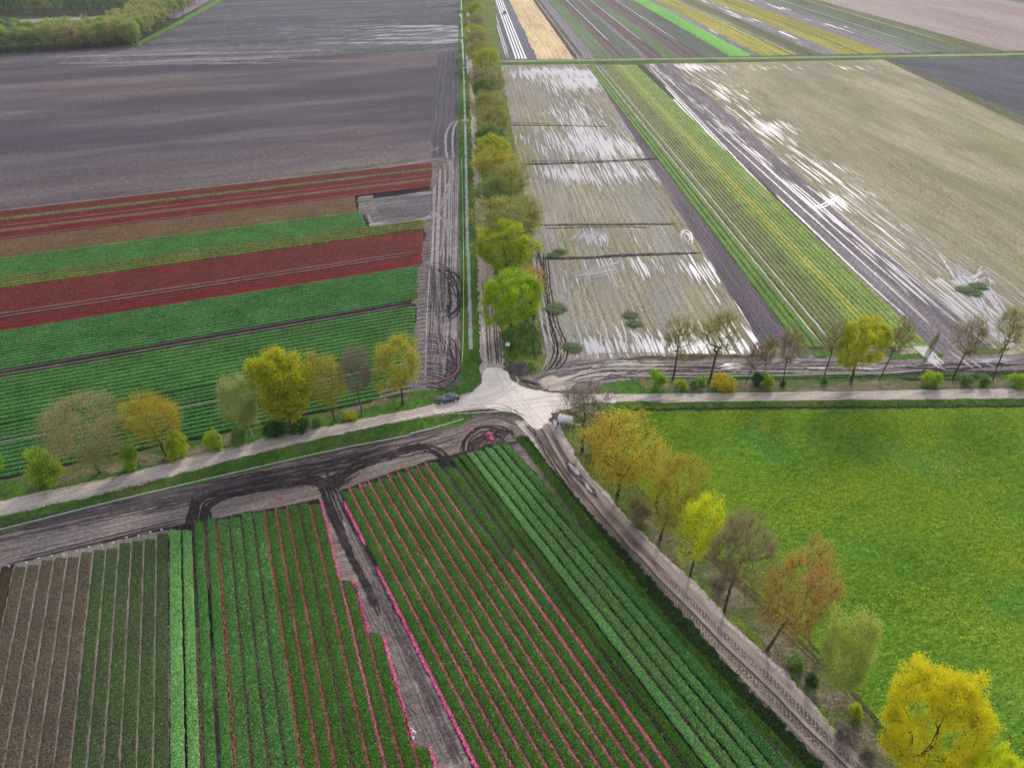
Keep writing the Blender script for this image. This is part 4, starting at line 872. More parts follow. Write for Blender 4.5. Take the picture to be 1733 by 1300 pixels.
ptree((1440, 646), (1463, 536), 88, 'dense', 'gyel', 'full golden-yellow leafy tree in the middle of the east road row', gE, var=0)
ptree((1488, 643), (1523, 533), 56, 'vase', 'tan', 'orange-brown budding tree just right of the golden-yellow leafy tree', gE, var=3)
ptree((1543, 652), (1577, 557), 26, 'bare', 'tan', 'narrow leaning bare trunk casting a line across the east road', gE, var=0)
ptree((1612, 644), (1646, 529), 66, 'vase', 'tan', 'leaning sparse tree with spread brown branches, second from the right frame edge', gE, var=1)
ptree((1680, 644), (1714, 518), 66, 'vase', 'olive', 'dark forked sparse tree nearest the right frame edge on the east road', gE, var=0)
gS = 'trees along the south-east track'
ptree((985, 764), (990, 640), 94, 'vase', 'grey', 'bare brown-twigged vase-shaped tree beside the white tank trailer', gS, var=0)
ptree((1045, 838), (1056, 693), 136, 'medium', 'amber', 'broad orange-yellow leafy tree just right of the bare tree by the trailer', gS, var=2)
ptree((1117, 915), (1148, 768), 98, 'sparse', 'gold', 'thin golden-olive tree between the broad orange tree and the small yellow tree', gS, var=0)
ptree((1168, 976), (1186, 838), 78, 'medium', 'yellow', 'small bright yellow tree on the meadow edge beside the track', gS, var=1)
ptree((1226, 1036), (1258, 864), 116, 'bare', 'brown', 'brown bare-branched tree right of the small bright yellow tree', gS, var=1, tw=twig_t)
ptree((1298, 1102), (1356, 910), 138, 'sparse', 'orange', 'rusty orange budding tree left of the pale green birch on the meadow edge', gS, var=2)
ptree((1400, 1203), (1440, 1034), 96, 'birch', 'birchg', 'soft green birch with pale trunk between the rusty tree and the big yellow tree', gS, bk=birchb, name='birch_tree', var=1)
ptree((1522, 1338), (1588, 1120), 176, 'big', 'yellow', 'big vivid yellow tree in full leaf in the lower right corner', gS, var=0)
ptree((1650, 1440), (1690, 1268), 120, 'big', 'yellow', 'yellow crown cut off by the bottom frame edge right of the big yellow tree', gS, var=1)
gN = 'trees along the north track'
ordn = ['nearest', 'second', 'third', 'fourth', 'fifth', 'sixth', 'seventh', 'eighth', 'ninth', 'tenth', 'eleventh', 'twelfth', 'thirteenth', 'fourteenth', 'fifteenth', 'sixteenth', 'seventeenth', 'eighteenth', 'nineteenth', 'twentieth', 'twenty-first', 'twenty-second', 'twenty-third']
NAV = [((866, 457), 96, 'dense', 'lime', 16), ((898, 448), 46, 'sparse', 'orange', 13), ((858, 374), 102, 'dense', 'lime', 15), ((857, 332), 96, 'medium', 'olive', 16), ((862, 272), 60, 'sparse', 'olive', 15), ((830, 300), 50, 'medium', 'green', 12),
       ((838, 246), 60, 'medium', 'gold', 14), ((832, 228), 46, 'dense', 'ygreen', 13), ((829, 211), 40, 'dense', 'green', 13), ((834, 178), 46, 'medium', 'olive', 14), ((826, 154), 48, 'medium', 'olive', 15), ((818, 131), 30, 'dense', 'green', 12),
       ((828, 112), 44, 'sparse', 'tan', 15), ((808, 118), 30, 'sparse', 'tan', 13), ((822, 80), 34, 'medium', 'ygreen', 13), ((814, 68), 40, 'medium', 'olive', 14), ((806, 50), 32, 'medium', 'tan', 14), ((802, 40), 27, 'medium', 'ygreen', 13),
       ((802, 22), 30, 'medium', 'tan', 15), ((803, 2), 27, 'medium', 'ygreen', 14), ((799, -8), 26, 'medium', 'tan', 14), ((796, -16), 24, 'medium', 'olive', 14), ((793, -26), 24, 'medium', 'tan', 14)]
words = {'lime': 'bright lime green', 'orange': 'thin orange-tinted', 'olive': 'olive budding', 'green': 'fresh green', 'gold': 'golden', 'ygreen': 'yellow-green', 'tan': 'brownish budding'}
for i, (tp, wd, shp, lfk, hh) in enumerate(NAV):
    ptree(None, tp, wd*(1. if i < 3 else 1.22), shp, lfk, '%s tree, %s from the crossroads in the north track avenue' % (words[lfk], ordn[i]), gN, h=hh, var=i)
# bushes
gB = 'bushes on the road verges'
BU = [((78, 818), (64, 760), 58, 'bright', 'tall pale green pointed bush left of the large tan tree'), ((218, 794), (216, 750), 30, 'bright', 'upright light green bush between the large tan tree and the golden tree'),
      ((297, 774), (300, 732), 36, 'lime', 'rounded green bush hugging the foot of the golden tree'), ((361, 762), (359, 728), 30, 'bright', 'yellow-green bush standing alone left of the birch'),
      ((404, 752), (404, 716), 26, 'green', 'small green bush directly left of the birch trunk'), ((467, 738), (466, 708), 40, 'dark', 'dark green bush under the left side of the dense yellow-green tree'),
      ((508, 728), (508, 706), 34, 'dark', 'low dark bush under the right side of the dense yellow-green tree'), ((536, 722), (536, 704), 15, 'green', 'tiny green bush between the dense tree and the thin olive-gold tree'),
      ((-2, 800), (-2, 757), 20, 'bright', 'light green bush cut off by the left frame edge'), ((592, 708), (590, 696), 22, 'ygreen', 'low yellow-green shrub at the foot of the thin olive-gold tree'),
      ((1112, 657), (1113, 625), 25, 'bright', 'bright green bush left of the first tree on the east road'), ((1152, 657), (1153, 642), 20, 'lime', 'low green bush right of the first tree on the east road'),
      ((1174, 657), (1174, 641), 15, 'green', 'small green bush left of the wide forked tree'), ((1188, 653), (1188, 636), 14, 'bright', 'small light bush touching the wide forked tree trunk'),
      ((1223, 659), (1223, 632), 38, 'furze', 'round bush covered in orange-yellow flowers by the east road'), ((1281, 651), (1282, 631), 20, 'dark', 'dark green bush left of the bright lime bush by the east road'),
      ((1299, 654), (1300, 631), 19, 'bright', 'bright lime bush right of the dark bush by the east road'), ((1325, 653), (1325, 643), 10, 'dark', 'tiny dark bush at the foot of the grey-brown bare tree'),
      ((1395, 648), (1395, 636), 12, 'green', 'tiny green bush at the foot of the orange-tinted tree'), ((1577, 653), (1577, 629), 34, 'bright', 'large bright green bush right of the narrow leaning trunk'),
      ((1634, 650), (1632, 632), 24, 'green', 'loose green bush between the two rightmost trees'), ((1665, 653), (1664, 633), 20, 'green', 'green bush left of the dark forked tree'), ((1722, 655), (1722, 632), 34, 'bright', 'green bush at the right frame edge north of the east road'),
      ((1080, 882), (1080, 842), 40, 'tan', 'tan leafless bush below the broad orange tree'), ((864, 585), (862, 555), 26, 'green', 'green bush under the nearest lime green avenue tree'), ((900, 520), (900, 495), 26, 'green', 'green bush behind the nearest lime green avenue tree'),
      ((1345, 1128), (1345, 1108), 26, 'green', 'grey-green low bush in the litter right of the rusty orange tree'), ((1375, 1160), (1372, 1140), 22, 'dark', 'small dark bush in the litter left of the green birch trunk'),
      ((1428, 1248), (1426, 1222), 26, 'grey', 'grey leafless bush in the litter below the green birch'), ((1470, 1290), (1466, 1262), 30, 'grey', 'grey leafless bush in the litter left of the big yellow tree'),
      ((1222, 990), (1212, 972), 22, 'grey', 'grey leafless bush in the litter left of the brown bare-branched tree'), ((1010, 770), (1008, 745), 26, 'grey', 'grey bramble bush at the foot of the bare tree by the trailer'),
      ((1448, 1215), (1440, 1190), 20, 'lime', 'yellow-green bush on the meadow edge right of the green birch trunk')]
for b_, t_, w_, lk, lab in BU: ptree(b_, t_, w_, 'bush', lk, lab, gB, name='bush', cat='bush')
gP = 'dark green round weed clumps in the drowned field'
WC = [((942, 518), 34, 20, 'round dark green weed clump in the wet field nearest the avenue trees'), ((1068, 531), 24, 12, 'upper dark green clump of the pair in the middle of the wet field'), ((1072, 545), 26, 14, 'lower dark green clump of the pair in the middle of the wet field'),
      ((969, 583), 32, 20, 'dark green weed clump closest to the dirt heap corner'), ((936, 430), 20, 10, 'left dark green clump of the far pair beside the furrow line'), ((948, 424), 20, 10, 'right dark green clump of the far pair beside the furrow line'),
      ((1640, 489), 42, 14, 'wide green weed clump in the soaked edge of the stubble field'), ((1655, 482), 30, 12, 'pale green weed clump behind the wide one in the soaked stubble')]
for (bx, by), w_, hp, lab in WC: ptree((bx, by+hp*.3), (bx, by-hp*.7), w_, 'bush', 'weed', lab, gP, name='weed_clump', cat='weeds', h=.55, flatc=True)
# wood at the far upper left
gF = 'trees of the far wood'
def wtree(px, py, hgt, lf, wd=8.5):
    X, Y, _ = G(px, py); X += rng.normal(0, 1.5); Y += rng.normal(0, 2)
    v = SH['wood'][rng.integers(0, 4)]; e = empty('tree', (X, Y, 0)); tag(e, 'tree of the far wood beyond the bare fields', 'tree', gF)
    hgt *= rng.uniform(.85, 1.12); sx = wd*rng.uniform(.85, 1.25)/v['w']; e.scale = (sx, sx, hgt/v['h']); rr = rng.uniform(0, 6.28)
    for nm, me, mats in (('trunk', v['t'], [bark]), ('crown', v['c'], [L[lf], twig_b])):
        o = bpy.data.objects.new(nm, me); S.collection.objects.link(o); o.parent = e; o.rotation_euler = (0, 0, rr)
        for i, m in enumerate(mats): o.material_slots[i].link = 'OBJECT'; o.material_slots[i].material = m
WL = ['wood1', 'wood1', 'wood2', 'wood3']
patch('wood_floor', [(-420, 100), (0, 89), (180, 80), (228, 74), (300, 35), (345, 8), (370, -20), (-500, -45), (-700, 20)], land('wood_floor', (.02, .025, .012), (.05, .06, .03), (.09, .09, .05), 0, fine=.6), 1, 1, 5)
ribbon('field_edge_grass', [(222, 76), (300, 36), (350, 8), (392, -14)], [(232, 77), (312, 36), (362, 8), (404, -14)], plantmat('edge_grass', (.05, .12, .02), (.10, .22, .04), (.16, .30, .07)), 3, 6, 2, .6)
ribbon('pale_field', [(300, 30), (345, 6), (380, -14)], [(235, 30), (270, 4), (300, -14)], c_lil, 2, 8, 2, .6)
patch('pale_clearing', [(20, 39), (75, 37), (150, 33), (200, 30), (205, 26), (120, 28), (20, 33)], c_khaki, 2, 1, 4)
for r_, yb in enumerate((0, -5.5, -11.5)):
    for i in range(22):
        x = -60+i*14+rng.uniform(-3, 3)+r_*5; y = 89-.055*max(x, 0)+yb*1.
        if x < 236+r_*3: wtree(x, y, 14.5, ['wood1', 'wood1', 'wood2', 'wood2', 'wood1'][rng.integers(0, 5)] if x > 60 else ['wood1', 'wood3'][rng.integers(0, 2)])
for i in range(15):
    t = i/14.; x = 232+t*115; y = 75-t*72
    for k in range(4): wtree(x-7-k*15, y-k*.8, 15, 'wood2' if rng.uniform() < .6 else 'wood1')
for r_ in range(5):
    for i in range(18):
        x = -110+i*19+rng.uniform(-5, 5)+r_*6; y = 21-r_*9
        wtree(x, y, 16, ['wood3', 'wood3', 'wood1'][rng.integers(0, 3)], 11)
# ================================================================ WHEEL MARKS, DITCHES, SMALL THINGS
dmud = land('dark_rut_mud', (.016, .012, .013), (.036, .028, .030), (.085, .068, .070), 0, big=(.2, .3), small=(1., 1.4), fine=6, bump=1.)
mmud = land('mid_rut_mud', (.045, .036, .042), (.09, .072, .08), (.16, .135, .14), 0, big=(.2, .3), small=(1., 1.4), fine=6, bump=1.)
pmud = land('pale_rut_mud', (.18, .155, .155), (.30, .26, .26), (.44, .39, .385), 0, big=(.2, .3), small=(1., 1.4), fine=6, bump=.8)
def water(name, c, r=.2): n = NT(name); n.b.inputs['Specular IOR Level'].default_value = .2; n.bump(n.noise(n.vec(0, (1, 1, 1)), 1.2, 3), .12, .05); return n.done(n.ramp(n.rng(n.noise(n.vec(0, (1, 1, 1)), .5, 4), .3, .7), [(0, tuple(x*.8 for x in c)), (1, c)]), r)
puddle = water('puddle_water', (.30, .30, .34), .4); ditchw = water('ditch_water', (.25, .30, .31), .15); dkwater = water('dark_ditch_water', (.03, .035, .03), .05)  # pale water tones have the sky's reflection painted into the colour
whitew = water('bright_puddle', (.36, .355, .39), .45)  # brighter sky reflection painted into the muddy water tone
D, M_, P_, Wt, LP_ = Strips(), Strips(), Strips(), Strips(), Strips()
# headland of the south-west fields
for i in range(5): M_.bundle([(-60, 938-i*7), (130, 893-i*6), (330, 846-i*4), (520, 803-i*3), (700, 762-i*3)], 3, 1.6, .4, .075, .08, .35, .35)
P_.bundle([(-60, 950), (100, 912), (230, 880), (330, 858)], 5, 3.6, .28, .08, .08, .3, .3)
D.bundle([(329, 905), (330, 870), (345, 845), (400, 830), (480, 815), (530, 812), (550, 822), (562, 850), (580, 890)], 5, 2.0, .42, .09, .08, .05, .2)
D.bundle([(353, 890), (354, 862), (380, 842), (450, 828), (520, 818), (552, 826)], 3, .9, .4, .09, .08, .05, .15)
D.bundle([(330, 832), (420, 815), (500, 798), (570, 786), (640, 768), (700, 757)], 5, 2.6, .45, .085, .1, .2, .3)
D.bundle([(560, 845), (572, 815), (600, 793), (655, 772), (705, 758), (735, 762), (752, 775), (765, 790), (hx(10, 830), 830)], 5, 1.6, .42, .09, .08, .04, .12)
D.bundle([(545, 800), (556, 815), (575, 812), (610, 792)], 6, 3.2, .5, .085, .1, .2, .3)
M_.bundle([(430, 812), (520, 795), (640, 765), (760, 735), (800, 722)], 9, 6, .4, .075, .1, .3, .4)
P_.bundle([(560, 800), (650, 778), (740, 752), (790, 742)], 5, 3, .2, .08, .1, .3, .4)
D.add([(10, 956), (60, 945), (200, 911), (306, 885)], .28, .1); M_.add([(30, 948), (200, 905), (320, 876)], .3, .1)
for k, y0, y1 in ((2, 840, 1080), (3, 850, 1010), (3.02, 1080, YB)): D.add([(fx(k, y0), y0), (fx(k, (y0+y1)/2), (y0+y1)/2), (fx(k, y1), y1)], .62, .16)
for k, y0, y1 in ((10, 790, 970), (11, 790, 930)): M_.add([(hx(k, y0), y0), (hx(k, (y0+y1)/2), (y0+y1)/2), (hx(k, y1), y1)], .5, .16); D.add([(hx(k, y0), y0), (hx(k, (y0+y1)/2), (y0+y1)/2), (hx(k, y1), y1)], .2, .17, off=.3)
for i, (rx, ry) in enumerate(((46, 34), (40, 29), (31, 22), (27, 19), (19, 13), (15, 10))):
    cx, cy = 828, 757+i*1.5
    D.bundle([(cx-rx, cy+22+i), (cx-rx, cy+6), (cx-rx*.85, cy-ry*.5), (cx-rx*.3, cy-ry), (cx+rx*.5, cy-ry*.9), (cx+rx*1., cy-ry*.2)], 2, .45, .28, .09, .06, .12, .15)
D.bundle([(748, 786), (780, 778), (820, 768), (865, 752), (884, 748)], 3, .9, .35, .09, .1, .05, .2)
for i in range(7): D.bundle([(800+i*11, 792-i*5), (795+i*10, 770-i*5), (805+i*8, 745), (840+i*5, 728), (872, 738+i*2)], 1, .3, .22, .085, .1, .25, .25)
# the diagonal mud lane
LN = [(560, 822), (590, 880), (636, 970), (690, 1080), (745, 1195), (800, 1310)]
def lane_(o0, o1=None): o1 = o0 if o1 is None else o1; return [(x+o0+(o1-o0)*i/5, y) for i, (x, y) in enumerate(LN)]
LP_.bundle(lane_(-4, -30), 4, 1.5, .2, .1, .04, .05, .04); LP_.bundle(lane_(2, -12), 3, .8, .18, .1, .04, .1, .04)
D.bundle([(574, 845), (606, 905), (640, 968), (690, 1062), (742, 1162), (800, 1285), (815, 1320)], 3, .55, .45, .11, .05, 0, .06)
D.bundle([(548, 835), (570, 885), (592, 940), (625, 1000), (650, 1050)], 3, .8, .4, .11, .06, .05, .08)
M_.bundle([(630, 985), (668, 1060), (715, 1160), (780, 1300)], 3, .8, .34, .11, .05, .0, .06)
M_.bundle([(596, 880), (625, 940), (660, 1000)], 3, 1.0, .5, .11, .06, .1, .1)
LP_.bundle([(618, 1010), (650, 1080), (690, 1170), (730, 1260)], 4, 1.2, .35, .1, .06, .1, .1)
# west headland
for x, w_, a, b in ((735, .5, 272, 470), (743, .7, 275, 480), (752, .3, 275, 450), (761, .55, 270, 620), (768, .35, 285, 640), (773, .4, 275, 600)):
    P_.bundle([(x+2, a), (x-1, (a+b)/2), (x-4, b)], 2, .7, w_, .07, .06, .08, .3)
for x in (733, 739, 748, 757, 764, 770): M_.bundle([(x+1, 280), (x-1, 380), (x-2, 480), (x-3, 620)], 2, .8, .28, .068, .06, .2, .3)
Wt.bundle([(760, 285), (761, 350), (762, 400), (761, 450)], 1, .3, .3, .08, .06, .1, .1); Wt.bundle([(728, 452), (723, 520), (721, 600), (719, 650)], 1, .2, .26, .09, .03, 0, .05); Wt.bundle([(733, 380), (731, 430), (728, 452)], 1, .2, .26, .09, .03, 0, .05)
for j in range(19):
    y0 = 447+j*4.4; D.bundle([(690+rng.uniform(0, 18), y0+6), (725, y0), (752, y0+2), (768-abs(j-9)*.8, y0+8+j*.3), (774-abs(j-9)*.6, y0+22-j*.6)], 1, .4, .34, .085, .08, .08, .25)
D.bundle([(745, 455), (768, 468), (775, 490), (772, 520), (755, 535), (730, 540)], 7, 3.0, .35, .09, .1, .2, .5)
for j in range(20):
    y0 = 566+j*4.7; xe = 768 if j > 4 else 758; D.bundle([(695+rng.uniform(0, 18), y0+5), (722, y0), (742, y0+2), (xe-8, y0+10), (xe, y0+24 if y0 < 620 else y0+6)], 1, .4, .32, .085, .08, .08, .25)
D.bundle([(725, 565), (752, 572), (767, 595), (771, 625), (760, 645), (735, 655)], 6, 2.4, .32, .09, .1, .2, .4)
for i in range(12): P_.bundle([(722+rng.uniform(0, 30), 452+rng.uniform(0, 190))]*1+[(745+rng.uniform(-8, 10), 470+rng.uniform(0, 170)), (760, 500+rng.uniform(0, 120))], 1, .3, .12, .095, .08, .3, .3)
P_.bundle([(700, 373), (728, 366), (745, 350), (757, 325), (764, 300)], 5, 1.8, .35, .08, .06, .1, .3); P_.bundle([(640, 384), (700, 375), (740, 366), (757, 378), (762, 400)], 4, 1.5, .3, .08, .06, .1, .3)
P_.bundle([(600, 289), (680, 276), (735, 270), (775, 268)], 4, 3., .5, .06, .1, .2, .4)
for dx in (0, 10): P_.add([(757+dx, 268), (754+dx*1.2, 238), (758+dx, 218), (768+dx*.6, 206), (786, 203)], .8, .06, jit=.1)
for i in range(5): P_.add([(726+i*3, 256), (733+i*2.4, 251-i*.8), (741, 257-i*2)], .35, .06)
# muddy corner and approaches east of the north track
for i in range(7):
    D.bundle([(905+i*3.5, 420), (911+i*3.2, 480), (921+i*3.6, 540), (934+i*4., 585), (930+i*4, 612), (910+i*3, 640)], 1, .3, .35, .075, .08, .1, .15)
    P_.bundle([(906+i*3.5, 500), (914+i*3.4, 540), (928+i*4., 590), (922+i*4, 620), (905, 646)], 1, .3, .3, .07, .08, .1, .15)
Wt.bundle([(907, 440), (914, 500), (924, 560), (930, 590)], 2, 1.2, .45, .085, .06, .05, .1)
P_.bundle([(880, 655), (930, 640), (980, 625), (1040, 616), (1150, 618), (1300, 619), (1450, 618), (1560, 612), (1620, 600)], 7, 6, .45, .07, .12, .25, .5)
D.bundle([(900, 655), (940, 640), (1000, 630), (1080, 626), (1250, 628), (1450, 628), (1560, 620), (1610, 604)], 7, 6, .3, .08, .12, .3, .5)
D.bundle([(875, 640), (900, 650), (925, 658)], 4, 1.2, .35, .11, .1, .1, .2); D.bundle([(1500, 632), (1620, 634), (1700, 626), (1800, 622)], 6, 5, .5, .08, .12, .2, .5)
for x0, x1, y, n in ((1020, 1085, 616, 3), (1215, 1262, 622, 3), (1335, 1360, 612, 2), (1365, 1405, 624, 1), (1420, 1500, 622, 2), (1560, 1610, 614, 2), (1640, 1733, 612, 3)):
    Wt.bundle([(x0, y), ((x0+x1)/2, y-1), (x1, y)], n, 1.4, .5, .09, .1, .1, .3)
for (x0, y0), (x1, y1) in (((1600, 590), (1652, 628)), ((1613, 590), (1668, 628)), ((1640, 598), (1690, 626))): Wt.add([(x0, y0), ((x0+x1)/2, (y0+y1)/2), (x1, y1)], .5, .09)
# furrow lines crossing the drowned field
for pts, w_ in (([(858, 211), (950, 212), (1042, 214)], 1.0), ([(862, 206), (940, 209)], .5), ([(882, 278), (980, 275), (1100, 269), (1200, 266)], 1.3), ([(890, 273), (1000, 271)], .5), ([(903, 381), (1000, 380), (1168, 378)], 1.0), ([(920, 386), (1050, 384), (1110, 386)], .5), ([(915, 437), (1000, 436), (1060, 432), (1205, 427)], 1.0), ([(912, 430), (915, 470), (913, 510)], .7)):
    D.bundle(pts, 2, w_*.7, w_*.55, .075, .12, .03, .25)
for x0, y0, r in ((1000, 404, 26), (1012, 404, 19), (985, 408, 30), (912, 400, 24), (1160, 400, 14)):
    for j in range(5):
        s_ = 1-j*.14; Wt.bundle([(x0-r*s_, y0+8*s_), (x0-r*.3*s_, y0-11*s_), (x0+r*.6*s_, y0-8*s_), (x0+r*s_, y0+6*s_), (x0+r*.7*s_, y0+18*s_)], 1, .3, .28, .08, .08, .2, .3)
for j in range(8): Wt.bundle([(950+j*3, 470-j), (990, 458+j*2), (1040, 444+j*2.5), (1068, 438+j*3)], 1, .3, .3, .08, .08, .25, .3)
for j in range(15):
    x = 985+j*15+rng.uniform(-4, 4); Wt.bundle([(x-12, 550+rng.uniform(-15, 12)), (x, 575), (x+10-(j % 3)*8, 597)], 1, .3, rng.uniform(.4, .9), .08, .08, .1, .2)
for j in range(9): Wt.bundle([(1590+j*9, 430+j*6), (1620+j*8, 470+j*5), (1655+j*8, 520+j*4), (1672+j*9, 560)], 1, .4, .5, .085, .1, .2, .7)
for j in range(7): Wt.bundle([(1605+j*4, 455+j*5), (1640, 462+j*4), (1672, 455+j*3), (1690, 475+j*5)], 1, .4, .4, .09, .1, .2, .7)
Wt.bundle([(1375, 352), (1392, 348), (1410, 340), (1425, 332)], 2, 1.2, .8, .085, .1, .1, .2)
s = Strips(); s.bundle([(1095, 112), (vx(1575, 600, 300), 300), (vx(1572, 600, 450), 450), (1570, 598), (1600, 622)], 3, 2.6, .9, .09, .03, .12, .3); s.build('water_rills', whitew)
for i in range(0, 10, 2): Wt.bundle([(vx(1600+i*13, 600, 150+i*20), 150+i*20), (vx(1600+i*13, 600, 330), 330), (vx(1600+i*13, 600, 480), 480), (1600+i*13, 596)], 1, .4, .4, .085, .04, .35, .5)
# wheel marks on the sand
for off in (-6, -2, 6, 10, 15): M_.bundle([(822+off, 470), (828+off, 530), (833+off, 600), (836+off*.9, 622)], 1, .3, .3, .105, .04, .05, .06)
s = Strips()
for pts, n, sp_ in (([(700, 706), (760, 694), (830, 676), (870, 650), (845, 630)], 4, 2.2), ([(760, 694), (850, 688), (960, 676), (1040, 674)], 4, 2.5), ([(840, 628), (870, 670), (900, 710), (920, 735)], 4, 2.4), ([(0, 862), (200, 819), (430, 759), (640, 716)], 3, 2.), ([(1040, 675), (1300, 672), (1733, 667)], 3, 2.4)): s.bundle(pts, n, sp_, .2, .125, .05, .25, .3)
s.build('wheel_tracks', flat('faint_sand_mark', (.52, .46, .43), .9, noise=.15))
D.bundle([(776, 680), (785, 676), (792, 672)], 2, .5, .25, .125, .04, .05, .05); D.bundle([(885, 712), (905, 735), (940, 790), (975, 840)], 2, .5, .2, .115, .05, .1, .12)
M_.bundle([(800, 700), (840, 697), (870, 706), (890, 722)], 8, 3.6, .3, .12, .1, .3, .4)
LP_.build('wheel_tracks', land('lane_tread', (.10, .085, .08), (.17, .15, .14), (.25, .22, .20), 0, big=(.2, .3), small=(1., 1.4), fine=6, bump=.8)); D.build('dark_wheel_tracks', dmud); M_.build('wheel_tracks', mmud); P_.build('pale_wheel_tracks', pmud); Wt.build('water_rills', puddle)
patch('puddle', [(934, 700), (944, 698), (946, 716), (940, 726), (932, 716)], mmud, 8.4, .15, .4); patch('puddle', [(935, 712), (941, 712), (943, 723), (938, 724)], puddle, 8.8, .1, .4)
patch('puddle', [(958, 780), (975, 790), (985, 805), (1008, 832), (1012, 846), (995, 832), (976, 812), (960, 795)], mmud, 8.4, .12, .4)
patch('puddle', [(962, 785), (974, 792), (983, 803), (978, 806), (966, 795)], puddle, 8.8, .1, .4); patch('puddle', [(985, 812), (1000, 828), (1004, 836), (994, 828)], puddle, 8.8, .1, .3)
patch('puddle', [(800, 243), (806, 243), (809, 262), (803, 262)], whitew, 8.4, .3, 1); patch('puddle', [(788, 90), (791, 90), (794, 125), (790, 125)], whitew, 8.4, .3, 1.5)
# ditches
ND = [(780, -50), (781, 20), (784, 100), (787, 200), (789, 300), (791, 400), (794, 480), (797, 592)]
s = Strips(); s.add(ND, .85, .1, jit=.03, taper=False, step=1.5); s.build('ditch_water', ditchw)
s = Strips(); s.add([(906, 520), (901, 560), (903, 590), (905, 606)], .7, .11); s.add([(750, 712), (770, 706)], 1.3, .11); s.build('ditch_water', dkwater)
s = Strips(); s.add([(1060, 694), (1300, 691), (1500, 690), (1733, 688), (2300, 680)], .5, .12, jit=.12); s.build('dark_ditch_line', dmud)  # dark mud-toned line along the ditch
for i, (x, y) in enumerate(((779.5, 20), (781, 64), (784, 110), (787, 203))):
    patch('ditch_crossing', [(x-6, y-1.5), (x+7, y-1.5), (x+7, y+2.5), (x-6, y+2.5)], P_ and pmud if i == 3 else verge, 8.4, .2, .6)
    patch('culvert_mouth', [(x-2.5, y+2.5), (x+2.8, y+2.5), (x+.8, y+9), (x-.8, y+9)], dkwater, 8.9, .1, .6)
def pipe(name, pts, r, mat, label, cat, z=.16, ground=False):
    P = catmull([G(*p)[:2] for p in pts], 6); P, _ = resample(P, 1.2); P = np.c_[P + rng.normal(0, r*.25, P.shape), np.full(len(P), z)]
    V, Fq = tubes(np.c_[P[:-1], np.full(len(P)-1, r), P[1:], np.full(len(P)-1, r)], 6)
    return tag(link(name, npmesh(name, V, Fq, smooth=True), mat), label, cat)
pp = flat('white_plastic_pipe', (.72, .76, .68), .5, noise=.08)
pipe('drain_pipe', [(-90, 920), (0, 898), (200, 848), (420, 796), (560, 764), (693, 738)], .07, pp, 'long thin white pipe lying along the green verge south of the west road', 'pipe')
pipe('drain_pipe', [(693, 736), (740, 724), (784, 711)], .09, pp, 'short thicker white pipe nearest the crossroads on the verge of the west road', 'pipe')
pipe('irrigation_hose', [(781, 268), (783, 330), (784, 400), (785, 470), (784, 560), (783, 600), (781, 615)], .055, flat('pale_hose', (.62, .70, .45), .5), 'thin pale hose lying in the grass left of the north ditch', 'hose', .2)
pipe('irrigation_hose', [(781, 617), (775, 627), (765, 637), (750, 644), (735, 648), (727, 647)], .075, flat('orange_hose', (.75, .22, .16), .5), 'orange-red hose curving across the churned mud near the parked car', 'hose', .2)
pipe('irrigation_hose', [(1060, 638), (1150, 639), (1300, 637), (1420, 634), (1500, 633), (1560, 628)], .09, flat('white_hose', (.72, .70, .66), .5), 'long white hose along the muddy ground behind the east road trees', 'hose')
pipe('fence_rail', [(968, 697), (985, 700), (1022, 704)], .05, pp, 'thin white rail in the grass behind the bare tree by the trailer', 'rail', .5)

# ---- built things
def bmo(name, parent, mat, build, bevel=0., smooth=False):
    bm = bmesh.new(); build(bm); bm.normal_update()
    if bevel: bmesh.ops.bevel(bm, geom=[e for e in bm.edges if e.calc_face_angle(0) > .5], offset=bevel, segments=2, affect='EDGES')
    me = bpy.data.meshes.new(name); bm.to_mesh(me); bm.free()
    if smooth:
        for p in me.polygons: p.use_smooth = True
    return link(name, me, mat, parent)
def box(bm, c, s):
    r = bmesh.ops.create_cube(bm, size=1.); bmesh.ops.scale(bm, vec=s, verts=r['verts']); bmesh.ops.translate(bm, vec=c, verts=r['verts']); return r['verts']
def loft(bm, secs, cap=True):
    rings = [[bm.verts.new(p) for p in s_] for s_ in secs]; n = len(rings[0])
    for a, b in zip(rings, rings[1:]):
        for i in range(n): bm.faces.new((a[i], a[(i+1) % n], b[(i+1) % n], b[i]))
    if cap: bm.faces.new(rings[0][::-1]); bm.faces.new(rings[-1])
    bmesh.ops.recalc_face_normals(bm, faces=bm.faces)
def cyl(bm, c, r, w_, axis='Y', seg=18, r2=None):
    q = bmesh.ops.create_cone(bm, cap_ends=True, segments=seg, radius1=r, radius2=r if r2 is None else r2, depth=w_)
    if axis == 'Y': bmesh.ops.rotate(bm, matrix=__import__('mathutils').Matrix.Rotation(math.pi/2, 3, 'X'), verts=q['verts'])
    if axis == 'X': bmesh.ops.rotate(bm, matrix=__import__('mathutils').Matrix.Rotation(math.pi/2, 3, 'Y'), verts=q['verts'])
    bmesh.ops.translate(bm, vec=c, verts=q['verts'])
def paint(name, c, rough=.25, metal=.3): m = flat(name, c, rough, metal, .04); m.node_tree.nodes['Principled BSDF'].inputs['Coat Weight'].default_value = .6; return m
carp = paint('dark_grey_paint', (.055, .065, .075)); glass = flat('car_glass', (.10, .15, .18), .05, 0, .05); glass.node_tree.nodes['Principled BSDF'].inputs['Specular IOR Level'].default_value = 1.
rubber = flat('rubber', (.02, .02, .02), .85); alloy = flat('alloy', (.70, .70, .72), .35, .3); blackp = flat('black_plastic', (.015, .015, .015), .6)
lampg = flat('headlight_glass', (.75, .76, .75), .1); tailg = flat('tail_lamp', (.35, .02, .02), .3)
